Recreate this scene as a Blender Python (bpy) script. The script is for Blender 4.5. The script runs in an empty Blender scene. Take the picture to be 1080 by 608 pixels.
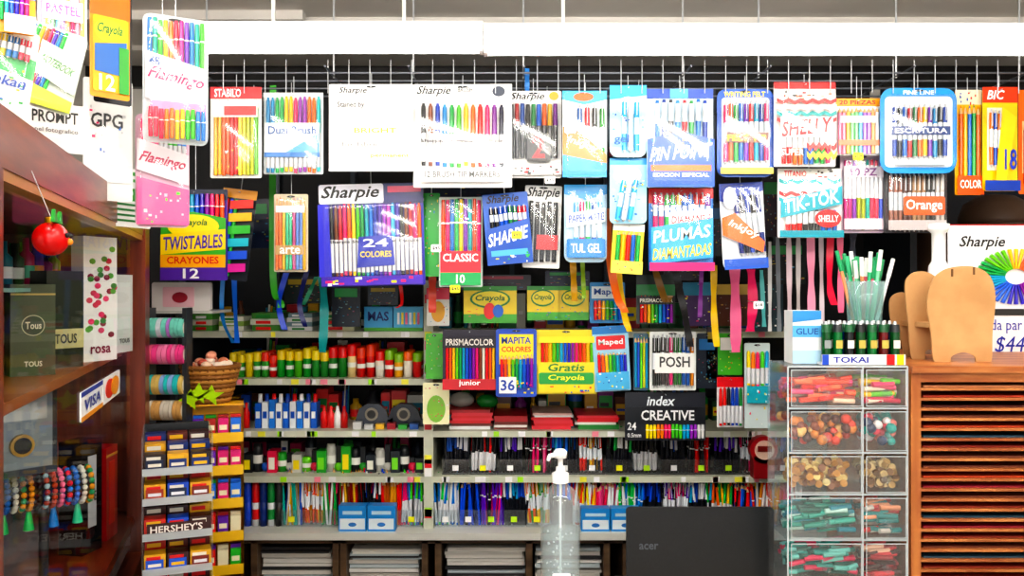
import bpy, math, random, colorsys
from mathutils import Vector, Matrix
random.seed(7)
R = random.Random(11)
sc = bpy.context.scene
F = 900.0; CH = 1.5
def W(px, py, d):
    return Vector(((px-540)/F*d, d, CH+(304-py)/F*d))
def X(px, d): return (px-540)/F*d
def Z(py, d): return CH+(304-py)/F*d

# ---------------- materials ----------------
_m = {}
def lin(c): return c/12.92 if c <= .04045 else ((c+.055)/1.055)**2.4
def rgb(h, sat=1.0):
    if len(h) == 3: h = ''.join(c*2 for c in h)
    c = [int(h[i:i+2], 16)/255 for i in (0, 2, 4)]
    if sat != 1:
        a, s, v = colorsys.rgb_to_hsv(*c)
        if s > .12: s = min(1, s*sat)
        c = colorsys.hsv_to_rgb(a, s, v)
    return tuple(lin(q) for q in c)
def M(h, rough=.38, metal=0, alpha=1, emit=0):
    k = (h, rough, metal, alpha, emit)
    if k in _m: return _m[k]
    m = bpy.data.materials.new('mat_'+h); m.use_nodes = True
    b = m.node_tree.nodes['Principled BSDF']
    c = rgb(h, 1.2)
    b.inputs['Base Color'].default_value = (*c, 1)
    b.inputs['Roughness'].default_value = rough
    b.inputs['Metallic'].default_value = metal
    b.inputs['Alpha'].default_value = alpha
    if emit:
        b.inputs['Emission Color'].default_value = (*c, 1)
        b.inputs['Emission Strength'].default_value = emit
    _m[k] = m
    return m
def clear(name, tint, haze, rough, base=.03, edge=.4, hazecol='F4F8FA'):
    """thin clear plastic / glass sheet: transparent + glossy that grows at grazing angles"""
    m = bpy.data.materials.new(name); m.use_nodes = True
    nt = m.node_tree; nt.nodes.clear(); N = nt.nodes.new; L = nt.links.new
    o = N('ShaderNodeOutputMaterial'); t = N('ShaderNodeBsdfTransparent'); t.inputs['Color'].default_value = (*rgb(tint), 1)
    g = N('ShaderNodeBsdfGlossy'); g.inputs['Roughness'].default_value = rough; g.inputs['Color'].default_value = (1, 1, 1, 1)
    f = N('ShaderNodeLayerWeight'); f.inputs['Blend'].default_value = .5
    p = N('ShaderNodeMath'); p.operation = 'POWER'; p.inputs[1].default_value = 4; L(f.outputs['Facing'], p.inputs[0])
    q = N('ShaderNodeMath'); q.operation = 'MULTIPLY_ADD'; q.inputs[1].default_value = edge; q.inputs[2].default_value = base; L(p.outputs[0], q.inputs[0])
    a = N('ShaderNodeMixShader'); L(q.outputs[0], a.inputs[0]); L(t.outputs[0], a.inputs[1]); L(g.outputs[0], a.inputs[2])
    if haze:
        df = N('ShaderNodeBsdfDiffuse'); df.inputs['Color'].default_value = (*rgb(hazecol), 1)
        b = N('ShaderNodeMixShader'); b.inputs[0].default_value = haze; L(a.outputs[0], b.inputs[1]); L(df.outputs[0], b.inputs[2]); L(b.outputs[0], o.inputs[0])
    else: L(a.outputs[0], o.inputs[0])
    return m
def noisy(name, c1, c2, scale=(1, 1, 1), nscale=8, rough=.5, bump=0, detail=6):
    m = bpy.data.materials.new(name); m.use_nodes = True
    nt = m.node_tree; b = nt.nodes['Principled BSDF']
    tc = nt.nodes.new('ShaderNodeTexCoord'); mp = nt.nodes.new('ShaderNodeMapping')
    mp.inputs['Scale'].default_value = scale
    nz = nt.nodes.new('ShaderNodeTexNoise'); nz.inputs['Scale'].default_value = nscale
    nz.inputs['Detail'].default_value = detail
    cr = nt.nodes.new('ShaderNodeValToRGB')
    cr.color_ramp.elements[0].position = .35; cr.color_ramp.elements[1].position = .65
    cr.color_ramp.elements[0].color = (*rgb(c1), 1); cr.color_ramp.elements[1].color = (*rgb(c2), 1)
    L = nt.links.new
    L(tc.outputs['Object'], mp.inputs['Vector']); L(mp.outputs['Vector'], nz.inputs['Vector'])
    L(nz.outputs['Fac'], cr.inputs['Fac']); L(cr.outputs['Color'], b.inputs['Base Color'])
    b.inputs['Roughness'].default_value = rough
    if bump:
        bp = nt.nodes.new('ShaderNodeBump'); bp.inputs['Strength'].default_value = bump
        L(nz.outputs['Fac'], bp.inputs['Height']); L(bp.outputs['Normal'], b.inputs['Normal'])
    return m
WOODR = noisy('wood_red', '5E1E0C', '863616', (14, 14, 1), 4, .28)
WOODRH = noisy('wood_red_h', '5E1E0C', '863616', (2, 14, 14), 4, .28)
WOODO = noisy('wood_orange', '9A5424', 'B87438', (12, 12, 1), 5, .4)
WOODOH = noisy('wood_orange_h', '985022', 'C07C40', (1.5, 12, 12), 5, .4)
WOODD = noisy('wood_dark', '4A3626', '6E553C', (1, 8, 8), 5, .5)
CARD = noisy('cardboard', 'B88A58', 'CCA06C', (1, 1, 1), 12, .8)
DARK = noisy('dark_back_panel', '06080C', '0C1018', (1, 1, 1), 5, .6)
WALLM = noisy('wall_paint', 'CFCBC2', 'DCD8D0', (1, 1, 1), 4, .7)
CEILM = noisy('ceiling_paint', 'CECAC4', 'DAD6D0', (1, 1, 1), 3, .6, .05)
FLOORM = noisy('floor_tile', '9A9288', 'B4ACA0', (1, 1, 1), 6, .35)
SHELFM = noisy('shelf_laminate', 'C4C8B4', 'D6D8C6', (1, 1, 1), 10, .4)
GLASS = clear('glass_clear', 'F8FCFC', .0, .03, .03, .12)
PLAST = clear('blister_plastic', 'FFFFFF', .02, .10, .05, .5)
ACR = clear('acrylic', 'F6FAFC', .04, .06, .04, .3)
ACRE = clear('acrylic_edge', 'E8F2F6', .4, .1, .08, .3)
METAL = M('B8BCC0', .3, .8)

# ---------------- mesh builder ----------------
_tc = {}
def textmesh(s, bold):
    k = (s, bold)
    if k in _tc: return _tc[k]
    cu = bpy.data.curves.new('t', 'FONT'); cu.body = s; cu.size = 1; cu.resolution_u = 2
    cu.offset = .02 if bold else 0
    ob = bpy.data.objects.new('t', cu); sc.collection.objects.link(ob)
    bpy.context.view_layer.update()
    me = bpy.data.meshes.new_from_object(ob.evaluated_get(bpy.context.evaluated_depsgraph_get()))
    vs = [(v.co.x, v.co.y) for v in me.vertices]; fs = [tuple(p.vertices) for p in me.polygons]
    bpy.data.objects.remove(ob); bpy.data.curves.remove(cu); bpy.data.meshes.remove(me)
    x0 = min(v[0] for v in vs); x1 = max(v[0] for v in vs); y0 = min(v[1] for v in vs); y1 = max(v[1] for v in vs)
    vs = [((a-x0)/(x1-x0)-.5, (b-y0)/(y1-y0)-.5) for a, b in vs]
    _tc[k] = (vs, fs)
    return _tc[k]
class MB:
    def __init__(s): s.v = []; s.f = []; s.mi = []; s.sm = []; s.mats = []
    def add(s, vs, fs, mat, smooth=False):
        if mat not in s.mats: s.mats.append(mat)
        i = s.mats.index(mat); o = len(s.v)
        s.v += [tuple(v) for v in vs]
        for f in fs:
            s.f.append(tuple(a+o for a in f)); s.mi.append(i); s.sm.append(smooth)
    def box(s, x0, y0, z0, x1, y1, z1, mat):
        if x0 > x1: x0, x1 = x1, x0
        if y0 > y1: y0, y1 = y1, y0
        if z0 > z1: z0, z1 = z1, z0
        vs = [(x, y, z) for x in (x0, x1) for y in (y0, y1) for z in (z0, z1)]
        s.add(vs, [(0, 1, 3, 2), (4, 6, 7, 5), (0, 4, 5, 1), (2, 3, 7, 6), (0, 2, 6, 4), (1, 5, 7, 3)], mat)
    def cyl(s, p0, p1, r0, r1, mat, n=8, caps=True):
        p0 = Vector(p0); p1 = Vector(p1); a = (p1-p0)
        if a.length < 1e-7: return
        a.normalize()
        t = Vector((1, 0, 0)) if abs(a.x) < .8 else Vector((0, 1, 0))
        u = a.cross(t).normalized(); w = a.cross(u)
        vs = []
        for p, r in ((p0, r0), (p1, r1)):
            for i in range(n):
                q = 2*math.pi*i/n
                vs.append(p+u*(r*math.cos(q))+w*(r*math.sin(q)))
        s.add(vs, [(i, (i+1) % n, n+(i+1) % n, n+i) for i in range(n)], mat, True)
        if caps: s.add(vs, [tuple(range(n))[::-1], tuple(range(n, 2*n))], mat)
    def lathe(s, c, prof, mat, n=20, sx=1, sy=1):
        vs = []
        for r, z in prof:
            for i in range(n):
                q = 2*math.pi*i/n
                vs.append((c[0]+sx*r*math.cos(q), c[1]+sy*r*math.sin(q), c[2]+z))
        fs = []
        for k in range(len(prof)-1):
            for i in range(n):
                fs.append((k*n+i, k*n+(i+1) % n, (k+1)*n+(i+1) % n, (k+1)*n+i))
        s.add(vs, fs, mat, True)
    def ball(s, c, r, mat, sx=1, sy=1, sz=1, n=12):
        s.lathe(c, [(r*math.sin(math.pi*k/n)+1e-5, -r*sz*math.cos(math.pi*k/n)) for k in range(n+1)], mat, n*2, sx, sy)
    def torus(s, c, R0, r, mat, axis='y', n=20, k=6, tilt=None):
        vs = []
        for i in range(n):
            a = 2*math.pi*i/n
            for j in range(k):
                b = 2*math.pi*j/k
                q = (R0+r*math.cos(b)); h = r*math.sin(b)
                p = {'y': (q*math.cos(a), h, q*math.sin(a)), 'z': (q*math.cos(a), q*math.sin(a), h), 'x': (h, q*math.cos(a), q*math.sin(a))}[axis]
                p = Vector(p)
                if tilt: p = tilt @ p
                vs.append(p+Vector(c))
        s.add(vs, [(i*k+j, i*k+(j+1) % k, ((i+1) % n)*k+(j+1) % k, ((i+1) % n)*k+j) for i in range(n) for j in range(k)], mat, True)
    def prism(s, pts, y0, y1, mat):
        n = len(pts)
        vs = [(p[0], y0, p[1]) for p in pts]+[(p[0], y1, p[1]) for p in pts]
        s.add(vs, [tuple(range(n)), tuple(range(2*n-1, n-1, -1))]+[(i, n+i, n+(i+1) % n, (i+1) % n) for i in range(n)], mat)
    def rrect(s, x0, z0, x1, z1, r, y0, y1, mat):
        if x0 > x1: x0, x1 = x1, x0
        if z0 > z1: z0, z1 = z1, z0
        r = min(r, (x1-x0)*.49, (z1-z0)*.49); pts = []
        if r <= 0: pts = [(x0, z0), (x1, z0), (x1, z1), (x0, z1)]
        else:
            for cx, cz, a0 in ((x1-r, z0+r, -90), (x1-r, z1-r, 0), (x0+r, z1-r, 90), (x0+r, z0+r, 180)):
                for k in range(5):
                    a = math.radians(a0+k*22.5); pts.append((cx+r*math.cos(a), cz+r*math.sin(a)))
        s.prism(pts, y0, y1, mat)
    def blister(s, x0, z0, x1, z1, y, dep, mat):
        rings = []
        for ins, yy in ((0, y), (.0015, y-dep*.7), (.004, y-dep), (.010, y-dep*1.12)):
            a, b, c, d = x0+ins, z0+ins, x1-ins, z1-ins; r = min(.008, (c-a)*.45, (d-b)*.45); ring = []
            for cx, cz, a0 in ((c-r, b+r, -90), (c-r, d-r, 0), (a+r, d-r, 90), (a+r, b+r, 180)):
                for k in range(4):
                    t = math.radians(a0+k*30); ring.append((cx+r*math.cos(t), yy, cz+r*math.sin(t)))
            rings.append(ring)
        n = 16; vs = [p for r in rings for p in r]
        fs = [(k*n+i, k*n+(i+1) % n, (k+1)*n+(i+1) % n, (k+1)*n+i) for k in range(3) for i in range(n)]
        fs.append(tuple(range(3*n, 4*n)))
        s.add(vs, fs, mat, True)
    def ell(s, cx, cz, rx, rz, y0, y1, mat, n=20):
        s.prism([(cx+rx*math.cos(2*math.pi*i/n), cz+rz*math.sin(2*math.pi*i/n)) for i in range(n)], y0, y1, mat)
    def text(s, t, x0, z0, x1, z1, y, mat, shear=0, rot=0, bold=True):
        vs, fs = textmesh(t, bold)
        cx, cz = (x0+x1)/2, (z0+z1)/2; w, h = abs(x1-x0), abs(z1-z0)
        c, q = math.cos(math.radians(rot)), math.sin(math.radians(rot))
        out = []
        for a, b in vs:
            p, r = a*w+shear*b*h, b*h
            out.append((cx+c*p-q*r, y, cz+q*p+c*r))
        s.add(out, fs, mat)
    def obj(s, name, loc=(0, 0, 0), yaw=0, roll=0, pitch=0, parent=None):
        me = bpy.data.meshes.new(name)
        me.from_pydata(s.v, [], s.f)
        for m in s.mats: me.materials.append(m)
        me.polygons.foreach_set('material_index', s.mi)
        me.polygons.foreach_set('use_smooth', s.sm)
        me.update()
        o = bpy.data.objects.new(name, me); sc.collection.objects.link(o)
        o.location = loc
        o.rotation_euler = (math.radians(pitch), math.radians(roll), math.radians(yaw))
        if parent: o.parent = parent
        return o
def empty(name, loc=(0, 0, 0), yaw=0):
    e = bpy.data.objects.new(name, None); sc.collection.objects.link(e)
    e.location = loc; e.rotation_euler = (0, 0, math.radians(yaw)); e.empty_display_size = .05
    return e

RB = ['E01020', 'F06010', 'F8C010', '70C020', '10A050', '10A0C8', '1060D0', '4030B0', '9020A0', 'E02080']
NEON = ['F8E020', 'F89020', 'F04080', '60D040', '20B0E0', 'A040C0']
PAST = ['F8A8C0', 'F8D880', 'A0E0A8', '90D0F0', 'C8A0E8', 'F8B880']

def pen(mb, p0, p1, r, col, style, n=8):
    """p0 bottom, p1 top"""
    p0 = Vector(p0); p1 = Vector(p1)
    L = lambda t: p0.lerp(p1, t)
    c = M(col, .25)
    if style == 'mk':
        mb.cyl(L(0), L(.06), r*.75, r*.8, c, n)
        mb.cyl(L(.06), L(.52), r*.9, r, M('E4E4E8', .25), n); mb.cyl(L(.52), L(.96), r*1.04, r*.85, c, n); mb.cyl(L(.96), L(1), r*.6, r*.5, c, n)
    elif style == 'solid':
        mb.cyl(L(0), L(.62), r*.85, r, c, n); mb.cyl(L(.62), L(1), r*1.08, r*.8, c, n)
        mb.cyl(L(.6), L(.63), r*1.12, r*1.12, M('F4F4F4'), n)
    elif style == 'pencil':
        mb.cyl(L(0), L(.88), r, r, c, 6); mb.cyl(L(.88), L(.96), r, r*.35, M('E0B888'), 6); mb.cyl(L(.96), L(1), r*.35, r*.05, c, 6)
    elif style == 'ball':
        mb.cyl(L(0), L(.05), r*.2, r*.8, M('C8C8C8'), n); mb.cyl(L(.05), L(.35), r*.95, r, c, n)
        mb.cyl(L(.35), L(.66), r*.9, r*.9, M('E8EEF4', .2), n); mb.cyl(L(.66), L(.94), r, r*.9, c, n); mb.cyl(L(.94), L(1), r*.4, r*.4, M('B0B4B8'), n)
        o = Vector((0, -r*1.1, 0)); mb.cyl(L(.7)+o, L(.95)+o, r*.25, r*.25, M('D8DCE0'), 5)
    elif style == 'down':
        mb.cyl(L(0), L(.45), r*.8, r*1.05, c, n); mb.cyl(L(.45), L(.92), r, r*.9, M('F0F2F4', .25), n); mb.cyl(L(.92), L(1), r*.7, r*.6, c, n)
    elif style == 'dark':
        mb.cyl(L(0), L(.6), r*.9, r, M('1A1C24', .25), n); mb.cyl(L(.6), L(1), r*1.05, r*.8, c, n)

RAILZ = Z(77, 2.05)
def pack(name, bb, d, base, el, r=.004, roll=0, yaw=0, basealpha=1, wire='rail', pitch=0):
    x0, y0, x1, y1 = bb
    sc_ = d/F
    cx = (x0+x1)/2
    th = math.radians(yaw)
    xa = (cx-540)/F
    w = (x1-x0)*sc_/(math.cos(th)-xa*math.sin(th)); h = (y1-y0)*sc_
    mb = MB()
    U = lambda u: (u-.5)*w
    V = lambda v: -v*h
    bm = M(base, .3)
    mb.rrect(U(0), V(1), U(1), V(0), r, -.0006, .0004, bm)
    fr = -.0006
    mb.ell(0, -.006, min(.012, w*.12), .0028, fr-.0004, fr, M('1A1C22'), 12)
    fr -= .0004
    for e in el:
        k = e[0]
        if k == 'R':
            _, a, b, c, dd, col = e[:6]; rr = e[6] if len(e) > 6 else 0
            mb.rrect(U(a), V(dd), U(c), V(b), rr, fr-.0006, fr, M(col, .3)); fr -= .0006
        elif k == 'E':
            _, a, b, c, dd, col = e
            mb.ell(U((a+c)/2), V((b+dd)/2), (c-a)/2*w, (dd-b)/2*h, fr-.0006, fr, M(col, .3)); fr -= .0006
        elif k == 'G':
            mb.prism([(U(a), V(b)) for a, b in e[1]], fr-.0006, fr, M(e[2], .3)); fr -= .0006
        elif k == 'T':
            _, t, a, b, c, dd, col = e[:7]; sh = e[7] if len(e) > 7 else 0; ro = e[8] if len(e) > 8 else 0
            mb.text(t, U(a), V(dd), U(c), V(b), fr-.0004, M(col, .4), sh, ro); fr -= .0005
        elif k == 'N':
            _, a, b, c, dd, cols, n, st = e[:8]; sl = e[8] if len(e) > 8 else 0
            sp = (c-a)*w/n; rr = min(sp*.46, .0062)
            for i in range(n):
                x = U(a)+sp*(i+.5)
                col = cols[i % len(cols)] if n <= len(cols)*1.4 or len(cols) < 3 else cols[int(i*len(cols)/n)]
                j = R.uniform(-.01, .01)*h
                pen(mb, (x-sl*w, fr-rr, V(dd)+j), (x+sl*w, fr-rr, V(b)+j), rr, col, st)
            fr -= 2*rr+.0004
        elif k == 'B':
            _, a, b, c, dd = e[:5]
            mb.blister(U(a), V(dd), U(c), V(b), -.0012, max(.006, -fr+.003), PLAST)
        elif k == 'C':
            _, a, b, c, dd, cols, rows = e
            hh = (dd-b)/rows; nz = 5; ww = (c-a)/nz
            for q in range(rows):
                col = cols[q % len(cols)]; top = []; bot = []
                for i in range(nz*2+1):
                    uu = a+ww*i/2; off = (hh*.5 if i % 2 else 0)
                    vt = b+q*hh+off*.9; top.append((U(uu), V(vt))); bot.append((U(uu), V(min(vt+hh*.6, dd+.02))))
                mb.prism(top+bot[::-1], fr-.0006, fr, M(col, .3))
            fr -= .0006
        elif k == 'S':
            _, a, b, c, dd, cols, n = e
            for i in range(n):
                uu = R.uniform(a, c); vv = R.uniform(b, dd); s1 = R.uniform(.02, .07); s2 = R.uniform(.01, .03)
                mb.rrect(U(uu), V(vv+s2), U(min(uu+s1, 1)), V(vv), 0, fr-.0003-.00001*i, fr, M(R.choice(cols), .3))
            fr -= .0006
    loc = Vector((X(cx, d), d, Z(y0, d)))
    if wire == 'rail' and loc.z < RAILZ:
        mb.cyl((0, .003, -.006), (0, .003, RAILZ-loc.z-.003), .0011, .0011, METAL, 5)
        mb.cyl((0, -.012, -.007), (0, .003, -.006), .0011, .0011, METAL, 5)
    elif wire == 'ceil':
        mb.cyl((0, .003, -.006), (0, .003, 2.24-loc.z), .001, .001, METAL, 5)
    elif wire == 'peg':
        mb.cyl((0, -.015, -.006), (0, .09, -.004), .0014, .0014, METAL, 5)
    return mb.obj(name, loc, yaw, roll, pitch)

# ---------------- room ----------------
XL, XR, YB, YF = -1.42, 1.75, 2.87, -2.2
def roombox(name, a, b, mat):
    mb = MB(); mb.box(*a, *b, mat); return mb.obj(name)
roombox('floor', (XL-.1, YF, -.05), (XR+.1, YB+.1, 0), FLOORM)
roombox('ceiling', (XL-.1, YF, 2.24), (XR+.1, YB+.1, 2.3), CEILM)
roombox('wall_back', (XL-.1, YB, 0), (XR+.1, YB+.1, 2.24), WALLM)
roombox('wall_left', (XL-.1, YF, 0), (XL, YB, 2.24), WALLM)
roombox('wall_right', (XR, YF, 0), (XR+.1, YB, 2.24), WALLM)
roombox('trim_1', (X(320, 2.33), 2.33, 2.22), (XR, 2.38, 2.24), CEILM)
roombox('trim_2', (XL, 2.60, 2.225), (XR, 2.64, 2.24), CEILM)
roombox('trim_3', (XL, 2.27, 2.215), (X(322, 2.3), 2.3, 2.24), CEILM)
roombox('trim_4', (XL, YB-.03, 2.17), (XR, YB, 2.24), M('1C1A1A'))
roombox('trim_5', (X(972, 2.84), 2.84, .0), (XR, 2.86, 2.17), M('2A2E38'))
roombox('baseboard_back', (XL, YB-.012, 0), (X(200, 2.86), YB, .08), M('6A6058'))

# ---------------- lamps ----------------
TUBE = M('FFFBF4', .4, 0, 1, 24)
FILL_TUBE = M('FFFAF2', .4, 0, 1, 42)  # stronger glow, only for the added fill fixtures
def fixture(x0, x1, y, z, tm):
    e = MB()
    e.box(x0, y-.022, z+.02, x1, y+.03, z+.038, M('FAFAF8', .4))
    for xx in (x0, x1-.008):
        e.box(xx, y-.014, z-.016, xx+.008, y+.014, z+.02, M('FAFAFA'))
    e.cyl((x0+.008, y, z), (x1-.008, y, z), .0165, .0165, tm, 16)
    for xx in (x0+.15, x1-.15):
        e.cyl((xx, y, z+.035), (xx, y, 2.24), .004, .004, M('E8E8E4', .5), 6)
    return e.obj('fluorescent_tube_light')
fixture(X(205, 1.62), X(509.5, 1.62), 1.62, Z(47, 1.62), TUBE)
fixture(X(510.5, 1.62), X(510.5, 1.62)+1.22, 1.62, Z(49, 1.62), TUBE)
for yy in (.75, -.2, -1.2):
    fixture(-1.3, -.05, yy, 2.15, FILL_TUBE); fixture(.1, 1.35, yy, 2.15, FILL_TUBE)  # unseen tube fixtures, added outside the view as fill light on the goods

# ---------------- back shelving ----------------
D0 = 2.5
SZ = {'A': Z(350, D0), 'B': Z(400, D0), 'C': Z(455, D0), 'D': Z(503, D0)}
CT = Z(563, 2.45)
xl, xm0, xm1, xr = X(196, D0), X(447, D0), X(457, D0), X(960, D0)
mb = MB()
mb.box(xl-.25, 2.83, 0, xr+.02, 2.86, 2.17, DARK)
for k, z in SZ.items():
    mb.box(xl if k != 'D' else xl+.1, D0, z-.018, xm0, 2.83, z, SHELFM)
    if k != 'B': mb.box(xm1, D0, z-.018, xr, 2.83, z, SHELFM)
mb.box(xm0, D0-.004, CT, xm1, 2.83, Z(296, D0), SHELFM)
mb.box(xl-.02, D0-.002, 0, xl, 2.83, 1.7, M('2A2E34'))
mb.box(xr, D0, 0, xr+.02, 2.83, 2.1, M('2A2E34'))
for px in (292, 372, 448, 540, 640, 752, 818, 935):
    mb.box(X(px, 2.8)-.008, 2.80, SZ['A'], X(px, 2.8)+.008, 2.83, 2.16, M('3A4048', .4, .5))
mb.box(xl-.2, 2.45, CT-.02, xr, 2.83, CT, M('DADAD2'))
mb.box(xl-.2, 2.80, 0, xr, 2.82, CT-.02, WOODD)
for px in (250, 268, 354, 362, 448, 462, 558, 640, 660, 752, 838):
    mb.box(X(px, 2.47)-.009, 2.47, 0, X(px, 2.47)+.009, 2.80, CT-.02, WOODD)
mb.box(xl, 2.47, .5, xr, 2.80, .52, WOODD)
mb.box(xl, 2.47, CT-.035, xr, 2.49, CT-.02, WOODD)
for k, z in SZ.items():
    for i in range(26):
        px = R.uniform(250, 820)
        if k == 'B' and px > 440: continue
        if 440 < px < 465: continue
        x = X(px, D0); w_ = R.uniform(.012, .022)
        mb.box(x, D0-.002, z-.016, x+w_, D0, z-.001, M(R.choice(['FFFFFF', 'F6F060', 'B8F040', 'FFFFFF', 'F8A0B0', 'E8E8E8'])))
for i in range(12):
    zz = R.uniform(CT+.02, Z(310, D0)); mb.box(xm0+.003, D0-.007, zz, xm1-.004, D0-.004, zz+.025, M(R.choice(['F6F060', 'E03040', 'B8F040', 'F8F8F8', 'F080B0'])))
mb.obj('shelving_unit')
mb = MB()
for a, b in ((271, 352), (365, 446), (466, 556), (562, 638)):
    for z0, z1 in ((.53, CT-.06), (.02, .38)):
        z = z0
        while z < z1:
            t = R.uniform(.004, .012); j = R.uniform(-.006, .006)
            mb.box(X(a, 2.5)+.012+j, 2.5+R.uniform(0, .01), z, X(b, 2.5)-.01+j, 2.76, z+t, M(R.choice(['E8E4DC', 'D0CCC4', 'F4F2EC', '8A8884', '3A3A3C', 'C8D4D8'])))
            z += t+R.uniform(.0, .004)
mb.obj('paper_stack')

mb = MB()
for yy in (2.05, 2.13, 2.21, 2.3):
    mb.cyl((X(215, 2.1), yy, RAILZ), (X(1100, 2.1), yy, RAILZ), .0025, .0025, M('70747C', .3, .7), 6)
for px in (218, 352, 436, 552, 720, 800, 945, 1075):
    mb.cyl((X(px, 2.1), 2.0, RAILZ+.004), (X(px, 2.1), 2.6, RAILZ+.004), .0025, .0025, M('70747C', .3, .7), 6)
    mb.cyl((X(px, 2.1), 2.1, RAILZ), (X(px, 2.1), 2.1, 2.24), .0025, .0025, M('C8CCD0', .3, .5), 6)
for i in range(40):
    px = 222+i*21.5
    mb.cyl((X(px, 2.1), 2.045, RAILZ+.03), (X(px, 2.1), 2.045, RAILZ-.05), .0013, .0013, METAL, 5)
mb.obj('hanging_rail')

# ---------------- hanging packages ----------------
pack('pen_package', (222, 92, 276, 188), 2.05, 'F4F4F0', [('R', 0, 0, 1, .13, 'D81828'), ('T', 'STABILO', .08, .02, .6, .11, 'FFFFFF'),
    ('N', .08, .15, .95, .97, ['F8C020', 'F07020', 'E03030', 'F8E040', 'C8D020', '70B838'], 11, 'pencil'), ('R', .05, .16, .95, .34, 'F4F2EC'), ('R', .3, .22, .92, .32, 'D81828'), ('S', .05, .6, .9, .9, ['FFFFFF', 'F8E040'], 10), ('B', .03, .14, .97, .98)])
pack('highlighter_package', (278, 98, 341, 184), 2.07, 'E8F0F0', [('R', 0, 0, 1, .1, 'F6F6F6'), ('N', .05, .06, .97, .98, ['2090C0', '30B060', 'F8D020', 'F05080', 'A050B0', 'F88020', '40C8C8'], 12, 'mk'),
    ('R', .04, .38, .96, .78, 'F0F6F2'), ('T', 'Dual Brush', .1, .42, .9, .52, '2060A0'), ('G', [(.3, .78), (.95, .5), (.95, .78)], '60A8D8'), ('R', .04, .74, .96, .80, '3078B8'), ('B', .02, .03, .98, .99)])
pack('marker_package', (347, 89, 436, 181), 2.04, 'FBFBFA', [('T', 'Sharpie', .12, .03, .45, .12, '222222', .3), ('T', 'Stained by', .1, .2, .42, .28, '444444'),
    ('R', .05, .42, .6, .9, 'F4F4F4', .01), ('T', 'BRIGHT', .3, .5, .8, .56, 'C8B020'), ('T', 'for fabric', .15, .66, .6, .72, '888888'), ('T', 'permanent', .5, .8, .95, .85, 'C8A018'), ('R', 0, .97, 1, 1, 'D8D8D8')])
pack('marker_package', (436, 89, 540, 198), 2.06, 'F8F8F6', [('T', 'Sharpie', .04, .015, .38, .12, '111111', .35), ('T', 'BRUSH', .45, .03, .6, .08, '444444'), ('R', .78, .0, 1, .12, 'ECECEC'), ('E', .8, .02, .93, .12, '303848'),
    ('N', .07, .2, .93, .8, ['101010', '8A5030', '1848B0', '2090D0', '18A050', '60B830', 'E8C010', 'F07818', 'E03020', 'E04080', '803090', '101030'], 12, 'mk'),
    ('T', 'Sharpie  Sharpie  Sharpie', .08, .54, .92, .58, '222222'), ('R', .07, .82, .93, .95, 'F2F2F4', .006), ('T', '12 BRUSH TIP MARKERS', .12, .85, .88, .91, '303030'), ('B', .04, .16, .96, .97)])
pack('marker_package', (533, 96, 592, 188), 2.09, 'F0F0EE', [('T', 'Sharpie', .1, .02, .7, .12, '111111', .35), ('E', .78, .01, .95, .11, 'D0A020'),
    ('N', .06, .16, .94, .78, ['101010', 'A01818', '104890', '101010', '10783C', '2068C0', 'D86010', 'C8A000', '701880', '202020'], 9, 'dark'), ('R', .38, .5, .8, .82, '1A1A1C', .004), ('T', '2', .48, .53, .7, .78, 'E01828'), ('R', 0, .86, 1, .97, 'E8E8E8'), ('S', .05, .86, .9, .95, ['303030', 'E01828'], 14), ('B', .03, .14, .97, .84)])
pack('pen_package', (593, 96, 640, 188), 2.05, 'F4F8FA', [('G', [(.0, .0), (1, 0), (1, .1), (.5, .16), (0, .1)], '58B8E8'), ('E', .25, .02, .7, .12, 'F07018'), ('N', .3, .16, .97, .92, ['2078C0', 'E03040', '282828', '38A048'], 4, 'ball'),
    ('G', [(0, .42), (.35, .48), (.98, .74), (.98, .94), (0, .98)], 'F08828'), ('G', [(0, .74), (.98, .84), (.98, 1), (0, 1)], '3898D0'), ('T', 'InkJoy', .1, .58, .8, .68, 'FFFFFF', .2, -20), ('R', .04, .2, .3, .5, 'FFFFFF', .004), ('B', .02, .02, .98, .98)], r=.02)
pack('pen_package', (643, 90, 682, 166), 2.06, 'B8E4F4', [('G', [(.0, .0), (1, 0), (1, .14), (0, .2)], '38A8E0'), ('E', .2, .16, .8, .42, 'F8FCFF'), ('N', .3, .2, .8, .95, ['50B8E8', 'FFFFFF'], 3, 'ball'), ('T', 'gel', .1, .7, .5, .84, '1868B8'), ('S', .05, .3, .9, .9, ['1868B8', 'FFFFFF', '70C8F0'], 26)], r=.02)
pack('pen_package', (643, 167, 682, 236), 2.08, 'A8DCF2', [('R', 0, 0, 1, .1, '38A8E0'), ('E', .1, .12, .85, .4, 'F4FAFC'), ('N', .2, .3, .7, .98, ['50B8E8', 'FFFFFF'], 3, 'ball', .1), ('S', .05, .3, .9, .95, ['1868B8', 'FFFFFF', 'F8E040'], 30)], r=.012)
pack('pen_package', (682, 94, 752, 198), 2.06, 'D4E8F4', [('R', 0, 0, 1, .1, '1850A8'), ('R', .35, .0, .62, .1, '60B0E0'), ('N', .1, .12, .92, .52, ['2080D0', '1848A0', '101828', '3098E0', 'E03040', '20A050'], 8, 'down'),
    ('G', [(.0, .52), (.5, .44), (1, .52), (1, 1), (0, 1)], '1C60B8'), ('T', 'PIN POINT', .05, .58, .95, .72, 'FFF8E0', .3, 5), ('R', .05, .78, .95, .84, 'F07818'), ('T', 'EDICION ESPECIAL', .08, .86, .92, .9, 'FFFFFF'), ('S', .05, .52, .9, .58, ['60B0E0', 'F8E040'], 8), ('B', .03, .1, .97, .98)])
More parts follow.
